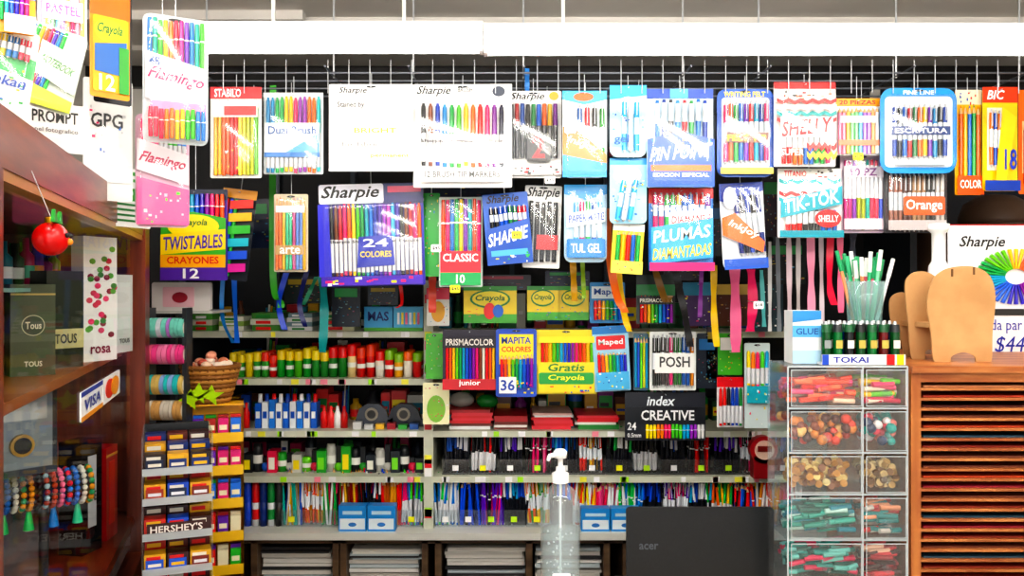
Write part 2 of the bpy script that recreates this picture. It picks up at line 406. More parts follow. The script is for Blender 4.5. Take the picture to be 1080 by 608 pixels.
pack('pen_package', (756, 94, 816, 187), 2.06, '1458B0', [('T', 'WRITING FELT', .12, .03, .85, .09, 'F8E020'), ('R', .08, .1, .92, .9, 'DCE8F0', .008), ('N', .1, .14, .9, .86, ['E83080', 'F07020', '30A850', '2078D0', '7838A8', 'E02030', '20A8C8', '204898'], 9, 'ball'),
    ('R', .12, .5, .88, .62, '6A3828'), ('T', 'FELT TIP', .16, .53, .84, .6, 'F8E020'), ('R', .04, .9, .96, .97, 'F0E060'), ('B', .05, .1, .95, .92)], r=.022)
pack('pen_package', (816, 87, 881, 176), 2.05, 'F8F8F4', [('R', 0, 0, 1, .08, 'E02020'), ('R', 0, .09, 1, .24, 'E8E8E0'), ('S', .03, .09, .92, .2, ['E02020', '222222', 'F07018', 'FFFFFF'], 22),
    ('N', .1, .55, .9, .97, ['E02020', 'F07018', '2070C0', '20A050', 'E83080'], 9, 'down'), ('C', .02, .2, .98, .5, ['E02828', 'F8F8F8', '18A8A8'], 4), ('R', .08, .42, .92, .66, 'F8FAF8'), ('T', 'SHELLY', .1, .45, .9, .63, 'D81828', .2, 6), ('C', .5, .72, .98, .93, ['E02828', 'F8D020'], 2), ('T', 'SUPER', .08, .8, .45, .88, 'FFFFFF'), ('B', .02, .1, .98, .98)])
pack('pencil_package', (880, 104, 928, 164), 2.07, 'F0F4F4', [('R', 0, 0, 1, .14, 'F0A830'), ('T', '20 PIEZAS', .1, .03, .9, .11, 'A02020'), ('N', .05, .16, .96, .98, PAST+['F8F8F8'], 10, 'pencil'), ('R', .1, .32, .9, .44, 'FFFFFF'), ('R', .05, .74, .95, .84, 'E89878')])
pack('pen_package', (928, 93, 1009, 183), 2.05, '3898D8', [('R', .06, .1, .94, .93, 'F0F6FA', .012), ('T', 'FINE LINE', .3, .03, .7, .08, 'FFFFFF'), ('N', .14, .2, .86, .84, ['2050A0', '101828', '2878D0', 'C02030', '107040', 'F07018', 'E8C010', '7030A0', '2090C0', '101010'], 11, 'ball'),
    ('R', .12, .46, .88, .56, '244880'), ('T', 'ESCRITURA', .16, .48, .84, .54, 'FFFFFF'), ('R', .16, .86, .84, .91, 'C8E0F0'), ('B', .05, .08, .95, .94)], r=.03)
pack('pencil_package', (1007, 95, 1035, 206), 2.08, 'F4C030', [('R', 0, 0, 1, .14, 'E8E0C8'), ('S', .05, .02, .8, .14, ['E03020', '2050A0'], 10), ('N', .1, .15, .9, .85, ['F07018', 'F8C020', '2878D0', '30A050'], 5, 'pencil'), ('R', 0, .82, 1, 1, 'E86018'), ('T', 'COLOR', .1, .86, .9, .94, 'FFFFFF')])
pack('pencil_package', (1036, 92, 1073, 202), 2.06, 'F8C818', [('R', .0, .0, 1, .15, 'E84818'), ('T', 'BIC', .15, .03, .6, .12, 'FFFFFF', .2), ('R', .12, .2, .55, .8, 'F8F0D8'), ('N', .15, .22, .5, .78, ['E87818', '2858B0'], 3, 'ball'), ('G', [(.5, .2), (.9, .3), (.6, .9), (.3, .9)], 'F8D830'), ('T', '18', .55, .6, .9, .8, '2040A0'), ('R', 0, .9, 1, 1, '20489C')], r=.01)
pack('pencil_package', (1074, 95, 1112, 205), 2.09, 'F07818', [('R', .1, .3, .9, .8, 'F8E0B0'), ('N', .1, .32, .9, .9, RB, 6, 'pencil')])
# Row 2
pack('crayon_package', (172, 200, 240, 296), 2.13, '58389A', [('R', 0, 0, 1, .12, '283048'), ('N', .04, .05, .97, .4, RB, 12, 'solid'), ('G', [(0, .3), (.5, .25), (1, .32), (1, .85), (0, .85)], '48A838'), ('E', .1, .28, .9, .54, 'F8E018'), ('T', 'Crayola', .28, .33, .72, .42, '207030', .2), ('G', [(0, .5), (1, .44), (1, .66), (0, .72)], 'F8D818'), ('T', 'TWISTABLES', .04, .51, .96, .66, '58389A', .1, 3),
    ('R', 0, .72, 1, .86, 'F0B020'), ('T', 'CRAYONES', .1, .74, .9, .82, 'D82828'), ('R', 0, .86, 1, 1, '603A9C'), ('T', '12', .35, .87, .6, .98, 'FFFFFF')])
pack('marker_package', (236, 200, 272, 296), 2.15, '20242C', [('R', 0, 0, 1, .1, 'C89020'), ('N', .12, .12, .5, .96, ['E02020', '3060D0', '30A040', 'F8C020'], 3, 'solid')] + [('G', [(.28, .14+.14*i), (.95, .1+.14*i), (.97, .19+.14*i), (.3, .23+.14*i)], c) for i, c in enumerate(['F04030', 'F8C020', '40B040', '30B8C8', '3868D0', 'D040A0'])], roll=7)
pack('pencil_package', (289, 205, 325, 287), 2.13, 'D8CCB4', [('N', .05, .04, .95, .97, ['F09060', 'E8C860', '60C8A0', 'D070A0', '80A0E0', 'F0C030'], 9, 'pencil'), ('R', .08, .15, .92, .24, 'F4F0E8'), ('R', .08, .66, .92, .78, 'C8A878'), ('T', 'arte', .2, .67, .8, .77, 'FFFFFF'), ('B', .02, .02, .98, .98)])
pack('marker_package', (336, 194, 446, 302), 2.15, '3830A0', [('R', 0, 0, 1, .2, '1A1C60'), ('R', .0, .0, .62, .19, 'E8E8F4', .006), ('T', 'Sharpie', .03, .015, .58, .17, '111111', .35), ('R', .66, .03, .98, .09, 'C02060'),
    ('N', .1, .2, .98, .9, ['101010', '704020', 'C01830', 'E83080', 'F07018', 'F8D010', '60B828', '109048', '10A0B0', '2080D8', '1840A8', '5028A0', '9030B0', 'D050B8', '58B8E8', '5848B0'], 21, 'mk'), ('T', 'Sharpie Sharpie Sharpie Sharpie', .1, .55, .95, .585, '222222'),
    ('G', [(.38, .52), (.7, .5), (.72, .8), (.36, .82)], '2038A8'), ('T', '24', .42, .54, .66, .62, 'FFFFFF'), ('T', 'COLORES', .39, .66, .69, .72, 'F8E020'), ('R', .02, .9, .98, .99, '5838B0'), ('S', .03, .9, .9, .97, ['FFFFFF', 'F8E020', 'E83080'], 14), ('G', [(0, .2), (.1, .2), (.12, .9), (0, .9)], '4848C8'), ('B', .04, .18, .98, .93)], roll=-1.5)
pack('crayon_package', (446, 204, 464, 292), 2.19, '38A048', [('S', 0, 0, .9, .9, ['F8E020', 'F8F8F8', 'E02828', '1870B0'], 26)])
pack('pen_package', (463, 208, 509, 303), 2.17, 'C8D8D0', [('N', .05, .03, .97, .7, ['F06020', 'E83080', '2080D0', '30B060', 'F8D020', '8038A8', '18A8A8'], 9, 'solid'), ('R', .04, .6, .96, .84, 'E84050'), ('T', 'CLASSIC', .1, .63, .9, .72, 'FFFFFF'), ('R', .04, .84, .96, .98, '28A060'), ('T', '10', .4, .86, .6, .96, 'FFFFFF'), ('B', .02, .02, .98, .6)])
pack('marker_package', (508, 204, 556, 279), 2.14, '2060B0', [('T', 'Sharpie', .1, .02, .8, .16, '0A1020', .3), ('N', .12, .18, .95, .5, ['101010', '2060C0', '10783C', 'E02020'], 8, 'ball'), ('G', [(0, .5), (1, .38), (1, 1), (0, 1)], '1C58A8'), ('T', 'SHARPIE', .06, .52, .94, .7, 'F0F4FA', .3, 10), ('R', .1, .8, .9, .88, '60B0E0'), ('S', .05, .84, .9, .97, ['F8E020', 'FFFFFF', '30B050'], 12)], roll=-5)
pack('marker_package', (554, 196, 593, 283), 2.17, 'F0F0EE', [('T', 'Sharpie', .06, .02, .94, .17, '111111', .3), ('R', .1, .2, .9, .75, 'D8DCE0'), ('N', .1, .2, .92, .92, ['181818', '303030', '101010'], 5, 'dark'), ('R', .35, .6, .92, .78, 'C01828'), ('B', .05, .18, .95, .95)], roll=2)
pack('pen_package', (595, 195, 640, 277), 2.13, 'C4E0F0', [('G', [(0, 0), (1, 0), (1, .12), (.5, .2), (0, .12)], '48A8E0'), ('N', .2, .18, .9, .95, ['60B8E8', 'E03080', '38B060', '2068C0'], 5, 'ball'), ('G', [(.05, .38), (.95, .3), (.95, .48), (.05, .56)], 'F4F8FC'), ('T', 'PAPER:MATE', .1, .38, .92, .48, '1858A8', .1, 5), ('R', .05, .7, .95, .94, '2888C8', .005), ('T', 'TUL GEL', .15, .76, .85, .88, 'FFFFFF'), ('B', .02, .02, .98, .98)], r=.018)
pack('pencil_package', (647, 236, 680, 289), 2.1, 'F0D838', [('R', 0, 0, 1, .15, 'F8F8F0'), ('N', .1, .15, .9, .8, ['30A050', 'F8C020', 'E03020', '2870C0'], 5, 'pencil'), ('R', 0, .75, 1, 1, 'F8E868'), ('S', .05, .75, .9, .95, ['E02020', '2050A0'], 8)], roll=4)
pack('pen_package', (684, 199, 752, 286), 2.12, '2888D0', [('G', [(0, 0), (1, 0), (1, .12), (0, .18)], 'E02828'), ('T', 'SHELLY', .04, .16, .42, .27, 'F8F8F8', .2, 5), ('N', .05, .06, .96, .5, ['E83080', '30B050', 'F8C020', '2878D0', 'E02020', '8038A8'], 10, 'ball'), ('G', [(.3, .3), (.97, .25), (.97, .5), (.3, .55)], 'E8F4FC'), ('T', 'DIAMANTE', .34, .33, .94, .42, 'E02828', .1, 3),
    ('G', [(.02, .48), (.98, .36), (.98, .84), (.02, .92)], '30A8E0'), ('T', 'PLUMAS', .06, .48, .94, .63, 'FFFFFF', .2, 7), ('T', 'DIAMANTADAS', .05, .7, .95, .84, 'F8E020', .2, 6), ('R', 0, .9, 1, 1, 'E83080'), ('B', .02, .02, .98, .9)])
pack('pen_package', (758, 193, 804, 284), 2.12, 'E8EEF4', [('G', [(0, 0), (1, 0), (1, .1), (.3, .25), (0, .2)], '4860B8'), ('N', .32, .1, .95, .85, ['203880', '181C30', '3858B0', '101010'], 5, 'ball', -.05), ('G', [(0, .4), (.3, .35), (.95, .7), (.9, .82), (0, .6)], 'F07820'), ('T', 'InkJoy', .12, .5, .85, .6, 'FFFFFF', .2, -28), ('E', .05, .05, .35, .3, 'F8F8F8'), ('R', .0, .88, 1, 1, '3868C0'), ('B', .02, .02, .98, .98)], r=.016, roll=-3)
pack('pen_package', (820, 178, 887, 251), 2.09, 'F6F6F2', [('R', 0, .0, 1, .16, 'E8E8E0'), ('T', 'TITANIO', .1, .03, .45, .12, 'E02020'), ('S', .5, .0, .9, .12, ['222222', 'E02020'], 8), ('C', .02, .14, .98, .5, ['28A8A8', 'F8F8F8', 'E02828'], 4), ('N', .1, .6, .92, .96, ['E02020', '202020', '2070C0'], 9, 'down'), ('G', [(.02, .46), (.98, .26), (.98, .52), (.02, .72)], '20A0B0'), ('T', 'TIK-TOK', .06, .38, .94, .58, 'FFFFFF', .15, 12), ('E', .55, .6, .96, .86, 'D82028'), ('T', 'SHELLY', .6, .68, .92, .78, 'FFFFFF'), ('R', .0, .9, 1, 1, '2898A8'), ('B', .02, .1, .98, .98)])
pack('pen_package', (886, 163, 932, 246), 2.12, 'DCC8D8', [('N', .05, .08, .96, .96, ['D84090', '9040B0', 'A8B020', '30B0A0', 'F05070', '5870D8'], 9, 'down'), ('R', .05, .16, .95, .3, 'ECE4EC'), ('T', '10 PZ', .2, .18, .8, .28, '804080'), ('R', .05, .82, .95, .96, 'F0E0EC'), ('B', .02, .02, .98, .98)])
pack('pen_package', (932, 180, 998, 246), 2.1, '38383C', [('N', .06, .04, .95, .98, ['906050', '583830', 'A08060', '303030', 'C8C0B8'], 12, 'ball'), ('R', .28, .42, .94, .72, 'E06010', .006), ('T', 'Orange', .32, .47, .9, .68, 'FFFFFF'), ('R', .04, .8, .96, .96, 'C8C0C0'), ('B', .02, .02, .98, .98)])
# Row 3 & lower
def crayola(bb, d, extra, **k):
    return pack('crayon_package', bb, d, 'F4D818', [('R', 0, 0, 1, .12, '40A040'), ('E', .12, .1, .88, .6, '2E8A3A'), ('E', .16, .14, .84, .55, 'F8E840'), ('T', 'Crayola', .22, .24, .78, .44, '1C6A30', .2), ('R', 0, .76, 1, 1, '50A83C')]+extra, wire='peg', **k)
crayola((489, 302, 545, 341), 2.4, [('E', .38, .45, .6, .9, 'E83030'), ('E', .55, .5, .75, .85, '3078D0'), ('S', .02, .6, .3, .9, ['F07018', 'F83080'], 6)])
crayola((556, 302, 589, 338), 2.4, [('S', .05, .6, .9, .95, RB, 12)])
crayola((588, 302, 621, 338), 2.42, [('S', .05, .6, .9, .95, RB, 12)])
pack('marker_package', (622, 298, 659, 341), 2.4, '2890C8', [('R', .05, .1, .95, .4, 'E8F4F8'), ('T', 'Maped', .12, .15, .88, .35, '1858A0'), ('N', .1, .45, .9, .92, RB, 7, 'solid'), ('S', .05, .7, .9, .95, ['F8E020', 'E02020'], 8)], wire='peg')
pack('pencil_package', (671, 290, 712, 342), 2.38, '1E2A24', [('R', .0, .2, 1, .42, '2A8048'), ('N', .08, .42, .94, .97, RB, 9, 'pencil'), ('R', .05, .44, .95, .6, '151818'), ('T', 'PRISMACOLOR', .08, .48, .92, .56, 'F0F0E0'), ('S', .05, .62, .9, .95, ['F8E020', 'F8F8F8'], 6)], wire='peg')
pack('pencil_package', (467, 348, 524, 411), 2.38, '2A1838', [('R', 0, 0, 1, .16, '20182C'), ('N', .05, .18, .97, .9, RB+['804020', 'E8E0D0'], 15, 'pencil'), ('R', 0, .12, 1, .3, '1C1420'), ('T', 'PRISMACOLOR', .06, .15, .94, .26, 'F0E8E0'), ('R', 0, .82, 1, 1, 'C02838'), ('T', 'junior', .3, .84, .7, .95, 'FFFFFF')], wire='peg')
pack('pencil_package', (523, 347, 566, 419), 2.36, '2058B8', [('R', .08, .08, .92, .52, 'F8E038'), ('T', 'MAPITA', .14, .12, .86, .22, '2050A8'), ('T', 'COLORES', .14, .26, .86, .34, 'E02020'), ('N', .1, .38, .92, .86, RB, 9, 'pencil'), ('R', .08, .7, .5, .94, 'F0F0F0'), ('T', '36', .12, .74, .46, .9, '2050A8'), ('S', .5, .72, .9, .92, ['F8E020', 'E83080'], 10)], wire='peg', r=.008)
pack('crayon_package', (565, 348, 629, 416), 2.38, 'F4E020', [('N', .08, .14, .95, .62, RB, 14, 'pencil'), ('R', .04, .1, .96, .2, 'F8E838'), ('R', .04, .5, .96, .97, 'E8D818'), ('R', .05, .66, .95, .84, '309848', .006), ('T', 'Gratis', .2, .52, .8, .64, '308040', .2), ('T', 'Crayola', .2, .69, .8, .8, 'F8F040', .2), ('S', .05, .86, .9, .96, ['E02020', '2060C0'], 10)], wire='peg')
pack('pencil_package', (624, 344, 662, 413), 2.37, 'A8D4E8', [('R', 0, 0, 1, .12, '2888C8'), ('R', .1, .15, .9, .36, 'E03038', .004), ('T', 'Maped', .16, .2, .84, .31, 'FFFFFF'), ('N', .1, .4, .92, .72, RB, 8, 'pencil'), ('R', .05, .7, .95, .97, '58B0D8'), ('S', .05, .7, .9, .94, ['F8F8F8', 'F8E020', '2858A8'], 14)], wire='peg', roll=-3)
pack('pencil_package', (668, 352, 684, 412), 2.4, '486878', [('N', .05, .05, .95, .95, ['30A0C8', '4068D0', '70D040', 'D0D030'], 5, 'pencil')], wire='peg')
pack('pen_package', (685, 350, 734, 412), 2.38, 'E4E8E4', [('N', .05, .05, .95, .95, ['303030', '504848', 'D05080', '407040', '3060A0', 'C08030'], 10, 'ball'), ('R', .1, .36, .95, .7, 'F4F4F0'), ('T', 'POSH', .2, .42, .85, .6, '404040')], wire='peg')
pack('pen_package', (659, 414, 744, 465), 2.4, '20222A', [('T', 'index', .28, .08, .62, .28, 'E8F0F4', .2), ('R', 0, .3, 1, .66, '15181E'), ('T', 'CREATIVE', .2, .37, .86, .58, 'F4F4F4'), ('T', '24', .03, .62, .14, .78, 'F4F4F4'), ('T', '0.5mm', .03, .84, .2, .93, 'F4F4F4'), ('N', .25, .66, .98, .94, NEON+['E0E0E0'], 16, 'solid')], wire='peg')
pack('marker_package', (756, 398, 784, 451), 2.4, 'E8E8E8', [('R', 0, 0, 1, .2, 'D02030'), ('N', .05, .2, .95, .95, ['E02020', '181818', '2050B0', '208040'], 6, 'mk')], wire='peg')
pack('marker_package', (785, 362, 812, 452), 2.38, 'D0E0E0', [('N', .05, .1, .95, .5, NEON, 5, 'mk'), ('R', .05, .5, .95, .7, '30A8B8'), ('S', .05, .5, .9, .95, ['FFFFFF', 'E02060', 'F8E020'], 14)], wire='peg')
pack('eraser_package', (757, 352, 783, 396), 2.42, '50A838', [('R', .1, .1, .9, .4, 'F8F8F0'), ('S', .05, .4, .9, .9, ['F8E020', 'E02020', 'F8F8F8'], 12)], wire='peg')
pack('eraser_package', (450, 304, 474, 344), 2.42, 'F0F0E8', [('R', 0, 0, 1, .3, 'E85070'), ('E', .2, .35, .8, .9, 'F8C040'), ('S', .05, .35, .9, .95, ['30A8C8', 'E02020'], 8)], wire='peg')
pack('eraser_package', (449, 352, 467, 400), 2.44, '60B848', [('S', 0, 0, .9, .9, ['F8E020', 'F8F8F8', 'E03070'], 16)], wire='peg')
pack('eraser_package', (446, 404, 474, 448), 2.44, 'F4F0C8', [('E', .15, .3, .85, .95, '88B848'), ('S', 0, 0, .9, .9, ['F04060', 'F8F8F8', 'E03070'], 16)], wire='peg')
pack('compass_package', (720, 298, 752, 344), 2.44, '402058', [('R', 0, .0, 1, .3, '2888A8'), ('S', 0, .3, .9, .9, ['F8E020', 'F8F8F8', 'E03070'], 16)], wire='peg')
pack('sharpener_package', (756, 300, 790, 344), 2.44, '503020', [('R', 0, .0, 1, .25, 'C8B060'), ('S', 0, .3, .9, .9, ['909090', '404040', 'C8A050'], 20)], wire='peg')
pack('eraser_package', (792, 298, 826, 350), 2.44, '2A4048', [('S', 0, 0, .9, .9, ['C8D8D8', '40A0A0', 'E03070', 'F8F8F8'], 30)], wire='peg')
for (a, b, c, dd) in ((243, 210, 286, 262), (448, 180, 520, 212), (575, 286, 622, 302), (640, 150, 662, 200), (700, 280, 740, 296), (804, 186, 822, 250), (300, 292, 340, 320), (350, 300, 380, 345), (480, 290, 560, 306), (740, 214, 762, 270), (806, 255, 850, 300), (388, 302, 420, 322), (745, 345, 757, 400), (735, 352, 756, 410)):
    pack('notebook_package', (a, b, c, dd), 2.42, R.choice(['1C2430', '102038', '28202C', '102020']), [('R', .1, .1, .9, .3, R.choice(['3070A0', '983048', '309050', '9A8830'])), ('S', .05, .3, .9, .9, ['2080A0', '203840', 'A03050', '80A0A0', '202020', 'C0B030'], 30)], wire='peg')
mb = MB()
for px, py in ((460, 262), (545, 248), (480, 305), (800, 322), (905, 165), (580, 190)):
    p = W(px, py, 2.02); c = R.choice(['F4F030', 'F8F8F8'])
    mb.rrect(p.x-.012, p.z-.009, p.x+.012, p.z+.009, .003, p.y-.001, p.y, M(c)); mb.text(R.choice(['$95', '$120', '$45', '$18']), p.x-.009, p.z-.004, p.x+.009, p.z+.004, p.y-.0016, M('303030'))
    mb.cyl((p.x, p.y, p.z+.006), (p.x, p.y+.09, p.z+.008), .001, .001, METAL, 5)
mb.obj('price_tag_set')

def ribbon(pts, w, col, d):
    mb = MB(); vs = []
    n = 24; P = [W(a, b, d) for a, b in pts]
    def at(t):
        t *= len(P)-1; i = min(int(t), len(P)-2); f = t-i
        p0 = P[max(i-1, 0)]; p1 = P[i]; p2 = P[i+1]; p3 = P[min(i+2, len(P)-1)]
        return .5*((2*p1)+(-p0+p2)*f+(2*p0-5*p1+4*p2-p3)*f*f+(-p0+3*p1-3*p2+p3)*f**3)
    for i in range(n+1):
        t = i/n; p = at(t); a = .5*math.sin(t*9+P[0].x*20)
        vs += [(p.x-w/2*math.cos(a), p.y-w/2*math.sin(a), p.z), (p.x+w/2*math.cos(a), p.y+w/2*math.sin(a), p.z)]
    mb.add(vs, [(2*i, 2*i+1, 2*i+3, 2*i+2) for i in range(n)], M(col, .35), True)
    mb.obj('hanging_ribbon')
for pts, w, c, d in [
    ([(242, 210), (238, 260), (234, 330), (246, 362)], .012, '3098E0', 2.33), ([(250, 215), (247, 290), (250, 362)], .014, '2078D8', 2.3),
    ([(288, 90), (288, 290), (296, 318), (296, 325)], .018, '48A838', 2.3), ([(302, 288), (294, 320), (300, 348)], .016, '1C50C0', 2.3), ([(324, 285), (316, 320), (322, 345)], .014, '101C60', 2.3), ([(334, 292), (320, 322)], .012, '188060', 2.3),
    ([(340, 292), (342, 330), (340, 372)], .024, '109090', 2.32), ([(456, 292), (456, 330)], .022, 'F07060', 2.3), ([(604, 270), (606, 318)], .018, 'D8A820', 2.3), ([(614, 270), (616, 315)], .012, '90B030', 2.28),
    ([(641, 220), (642, 262), (650, 310), (660, 330)], .022, 'F07818', 2.25), ([(652, 285), (658, 330), (664, 350)], .018, 'F8D020', 2.3), ([(690, 282), (702, 318), (706, 312)], .02, '806018', 2.3), ([(712, 286), (722, 330), (728, 366)], .02, '141418', 2.3),
    ([(753, 280), (753, 330), (756, 366)], .018, 'F0C818', 2.3), ([(775, 284), (776, 340), (776, 372)], .03, 'F080A8', 2.33), ([(792, 284), (794, 320), (791, 350)], .026, 'E83878', 2.3),
    ([(740, 286), (738, 335)], .012, '803890', 2.3), ([(556, 72), (556, 100)], .012, '2878B8', 2.1), ([(420, 285), (424, 318), (418, 325)], .01, 'E03030', 2.3),
    ([(832, 250), (833, 345)], .014, 'C8B0B8', 2.2), ([(842, 250), (842, 350)], .012, 'B0A8A8', 2.2), ([(855, 248), (856, 330)], .02, 'E8A0B8', 2.2), ([(866, 248), (867, 340)], .012, 'D8C8D0', 2.22), ([(876, 248), (875, 300), (880, 322)], .018, 'E02858', 2.2), ([(886, 246), (887, 330)], .016, 'F080A0', 2.2), ([(900, 246), (898, 290)], .018, '303848', 2.2),
    ([(812, 255), (812, 350)], .01, 'C8C8C8', 2.25), ([(803, 285), (806, 345)], .012, '70C8C8', 2.3), ([(820, 250), (822, 350)], .012, '808890', 2.3)]:
    ribbon(pts, w, c, d)

# ---------------- shelf goods ----------------
def tag(mb, x, y, z, c=None):
    mb.box(x-.009, y-.001, z, x+.009, y, z+.016, M(c or R.choice(['F4F030', 'FFFFFF', 'C8F040', 'FFFFFF'])))
def backfill(name, px0, px1, z, h0, h1, cols, d=2.7):
    mb = MB(); x = X(px0, d)
    while x < X(px1, d)-.03:
        w_ = R.uniform(.022, .06); h = R.uniform(h0, h1); c = R.choice(cols); k = R.random()
        if k < .55:
            mb.box(x, d, z, x+w_, d+.09, z+h, M(c)); mb.box(x+.003, d-.001, z+h*.25, x+w_-.003, d, z+h*.7, M(R.choice(cols+['F0F0F0', 'F8E030'])))
            mb.box(x+.006, d-.0018, z+h*.4, x+w_*.7, d-.001, z+h*.5, M(R.choice(['202020', 'F8F8F8', 'E02020', '1850B0'])))
        elif k < .8:
            r = w_/2*.9; mb.lathe((x+w_/2, d+.03, z), [(.0001, 0), (r, 0), (r, h*.65), (r*.5, h*.78), (r*.5, h), (.0001, h)], M(c), 12); mb.lathe((x+w_/2, d+.03, z), [(r*1.02, h*.15), (r*1.02, h*.5)], M(R.choice(cols+['F0F0F0'])), 12)
        else:
            for q in range(4): mb.cyl((x+w_*(q+.5)/4, d+.02, z), (x+w_*(q+.5)/4+.004, d+.02, z+h*R.uniform(.9, 1.15)), w_/9, w_/9, M(R.choice(cols)), 8)
        x += w_+R.uniform(.001, .006)
    mb.obj(name)
GC = ['18783C', '2C9848', '104828', '1858A8', 'A82030', 'C8A020', '282C34', '782878', '188098', 'D8D8D0', '583018']
backfill('supply_box_row', 200, 446, SZ['A'], .04, .10, GC)
backfill('supply_box_row', 245, 446, SZ['B'], .07, .105, GC+['E02820', '20A040'])
backfill('supply_box_row', 245, 446, SZ['C'], .06, .105, GC+['2868D0', 'E84040'])
backfill('supply_box_row', 245, 446, SZ['D'], .06, .10, ['10141A', '1C8038', '283040', '58A828', '181C20', 'A8205C'])
backfill('supply_box_row', 462, 820, SZ['A'], .05, .12, GC)
backfill('supply_box_row', 462, 820, SZ['C'], .06, .12, GC)
mb = MB(); px = 246
while px < 446:
    x = X(px, 2.56)
    if px < 295: h, r, body, cap = .07, .011, R.choice(['E8D020', '40A040', 'D02020']), R.choice(['F8E020', 'E84020'])
    elif px < 350: h, r, body, cap = .08, .012, R.choice(['18A038', '58B020', '2E8A3A']), R.choice(['F8E020', 'F8D818'])
    elif px < 400: h, r, body, cap = .092, .013, R.choice(['E0A020', 'F0D8A0', 'D02020', '208030']), R.choice(['E02020', 'E85020'])
    else: h, r, body, cap = .075, .013, R.choice(['D82828', 'F8F0E0', 'F0B020']), R.choice(['E02020', 'F07018', '90C030'])
    h *= R.uniform(.9, 1.1); y = 2.56
    for yy in (y, y+.04, y+.08):
        mb.lathe((x, yy, SZ['B']), [(0.0001, 0), (r, .0), (r, h*.66)], M(body), 12); mb.lathe((x, yy, SZ['B']), [(r*1.04, h*.64), (r*1.04, h*.95), (r*.9, h), (.0001, h)], M(cap), 12)
        if R.random() < .5: mb.lathe((x, yy, SZ['B']), [(r*1.02, h*.3), (r*1.02, h*.45)], M('F0F0E8'), 12)
    px += (r*2+.002)/2.56*F
mb.obj('glue_stick_row')
mb = MB()
for px, pw, h, c1, c2, n in ((203, 26, .028, 'D8D8C8', '60A850', 3), (232, 30, .024, '9AB860', 'F0F0E0', 3), (266, 34, .03, 'D0D8C8', '508840', 3), (304, 30, .022, '8098A0', 'E8E8E8', 4), (338, 40, .03, '607848', 'E0E0C0', 3)):
    for k in range(n):
        z = SZ['A']+k*h*.6
        mb.box(X(px, 2.55)+R.uniform(-.004, .004), 2.54, z, X(px+pw-4, 2.55), 2.66, z+h*.58, M(c1 if k % 2 else c2)); mb.box(X(px+5, 2.55), 2.5385, z+.003, X(px+pw*.6, 2.55), 2.54, z+h*.4, M(R.choice(['E03030', 'F8F8F8', '308840', '303030'])))
mb.obj('eraser_box_stack')
mb = MB()
z0 = SZ['A']
mb.box(X(384, 2.53), 2.53, z0, X(414, 2.53), 2.6, z0+.072, M('58B0E0')); mb.box(X(415, 2.53), 2.53, z0, X(446, 2.53), 2.6, z0+.072, M('68C0E8'))
mb.text('MAS', X(388, 2.53), z0+.03, X(410, 2.53), z0+.058, 2.529, M('183878'))
for i in range(6): mb.box(X(419+i*4.2, 2.53), 2.529, z0+.02, X(421.5+i*4.2, 2.53), 2.53, z0+.055, M(['FFFFFF', 'F8E020', 'F080A0'][i % 3]))
mb.box(X(384, 2.53), 2.5285, z0, X(446, 2.53), 2.53, z0+.01, M('60B040'))
mb.obj('marker_box')
mb = MB(); z0 = SZ['C']
for i, px in enumerate(range(244, 268, 8)):
    mb.lathe((X(px, 2.56), 2.56, z0), [(.0001, 0), (.01, 0), (.01, .045), (.004, .06), (.004, .075), (.0001, .076)], M(['F0F0F0', '28A050', 'E02020'][i % 3]), 10)
for i in range(9):
    px = 270+i*7.3
    mb.box(X(px, 2.56), 2.55, z0, X(px+6.2, 2.56), 2.6, z0+.075+R.uniform(-.004, .01), M(['2870C8', 'F0F4F8', '3888D8', 'F8F8F8'][i % 4]))
    mb.box(X(px+1, 2.56), 2.548, z0+.03, X(px+5, 2.56), 2.55, z0+.05, M(['FFFFFF', '2060B8'][i % 2])); mb.lathe((X(px+3, 2.56), 2.575, z0+.075), [(.007, 0), (.006, .025), (.0001, .026)], M(['FFFFFF', '1850A8', 'E02020'][i % 3]), 8)
mb.obj('correction_fluid_row')
mb = MB()
for i in range(4):
    px = 342+i*7; mb.lathe((X(px, 2.56), 2.56, z0), [(.0001, 0), (.011, 0), (.011, .04), (.006, .05), (.004, .065), (.0001, .066)], M(['D82828', 'E84848', 'F8F8F8', 'C02020'][i]), 10)
mb.obj('ink_bottle_row')
def tape_disp(px, col):
    mb = MB()
    pts = [(-.05, 0), (.06, 0), (.062, .03), (.05, .02), (.04, .05), (.02, .068), (-.015, .07), (-.04, .055), (-.052, .02)]
    mb.prism([(a, b) for a, b in pts], -.015, .015, M(col, .25)); mb.cyl((-.003, -.017, .038), (-.003, .017, .038), .02, .02, M('8A8478'), 18); mb.cyl((-.003, -.018, .038), (-.003, .018, .038), .013, .013, M('303030'), 14)
    mb.obj('tape_dispenser', (X(px, 2.56), 2.59, SZ['C']))
tape_disp(392, '4A4E56'); tape_disp(426, '2C3038')
mb = MB(); z0 = SZ['C']
for i in range(6):
    px = 372+i*12; mb.box(X(px, 2.53), 2.53, z0, X(px+9, 2.53), 2.555, z0+R.uniform(.012, .03), M(R.choice(['A02838', '40A048', '3060A0', 'D8B040', 'C8C8C8'])))
mb.obj('tape_refill_row')
mb = MB(); z0 = SZ['D']
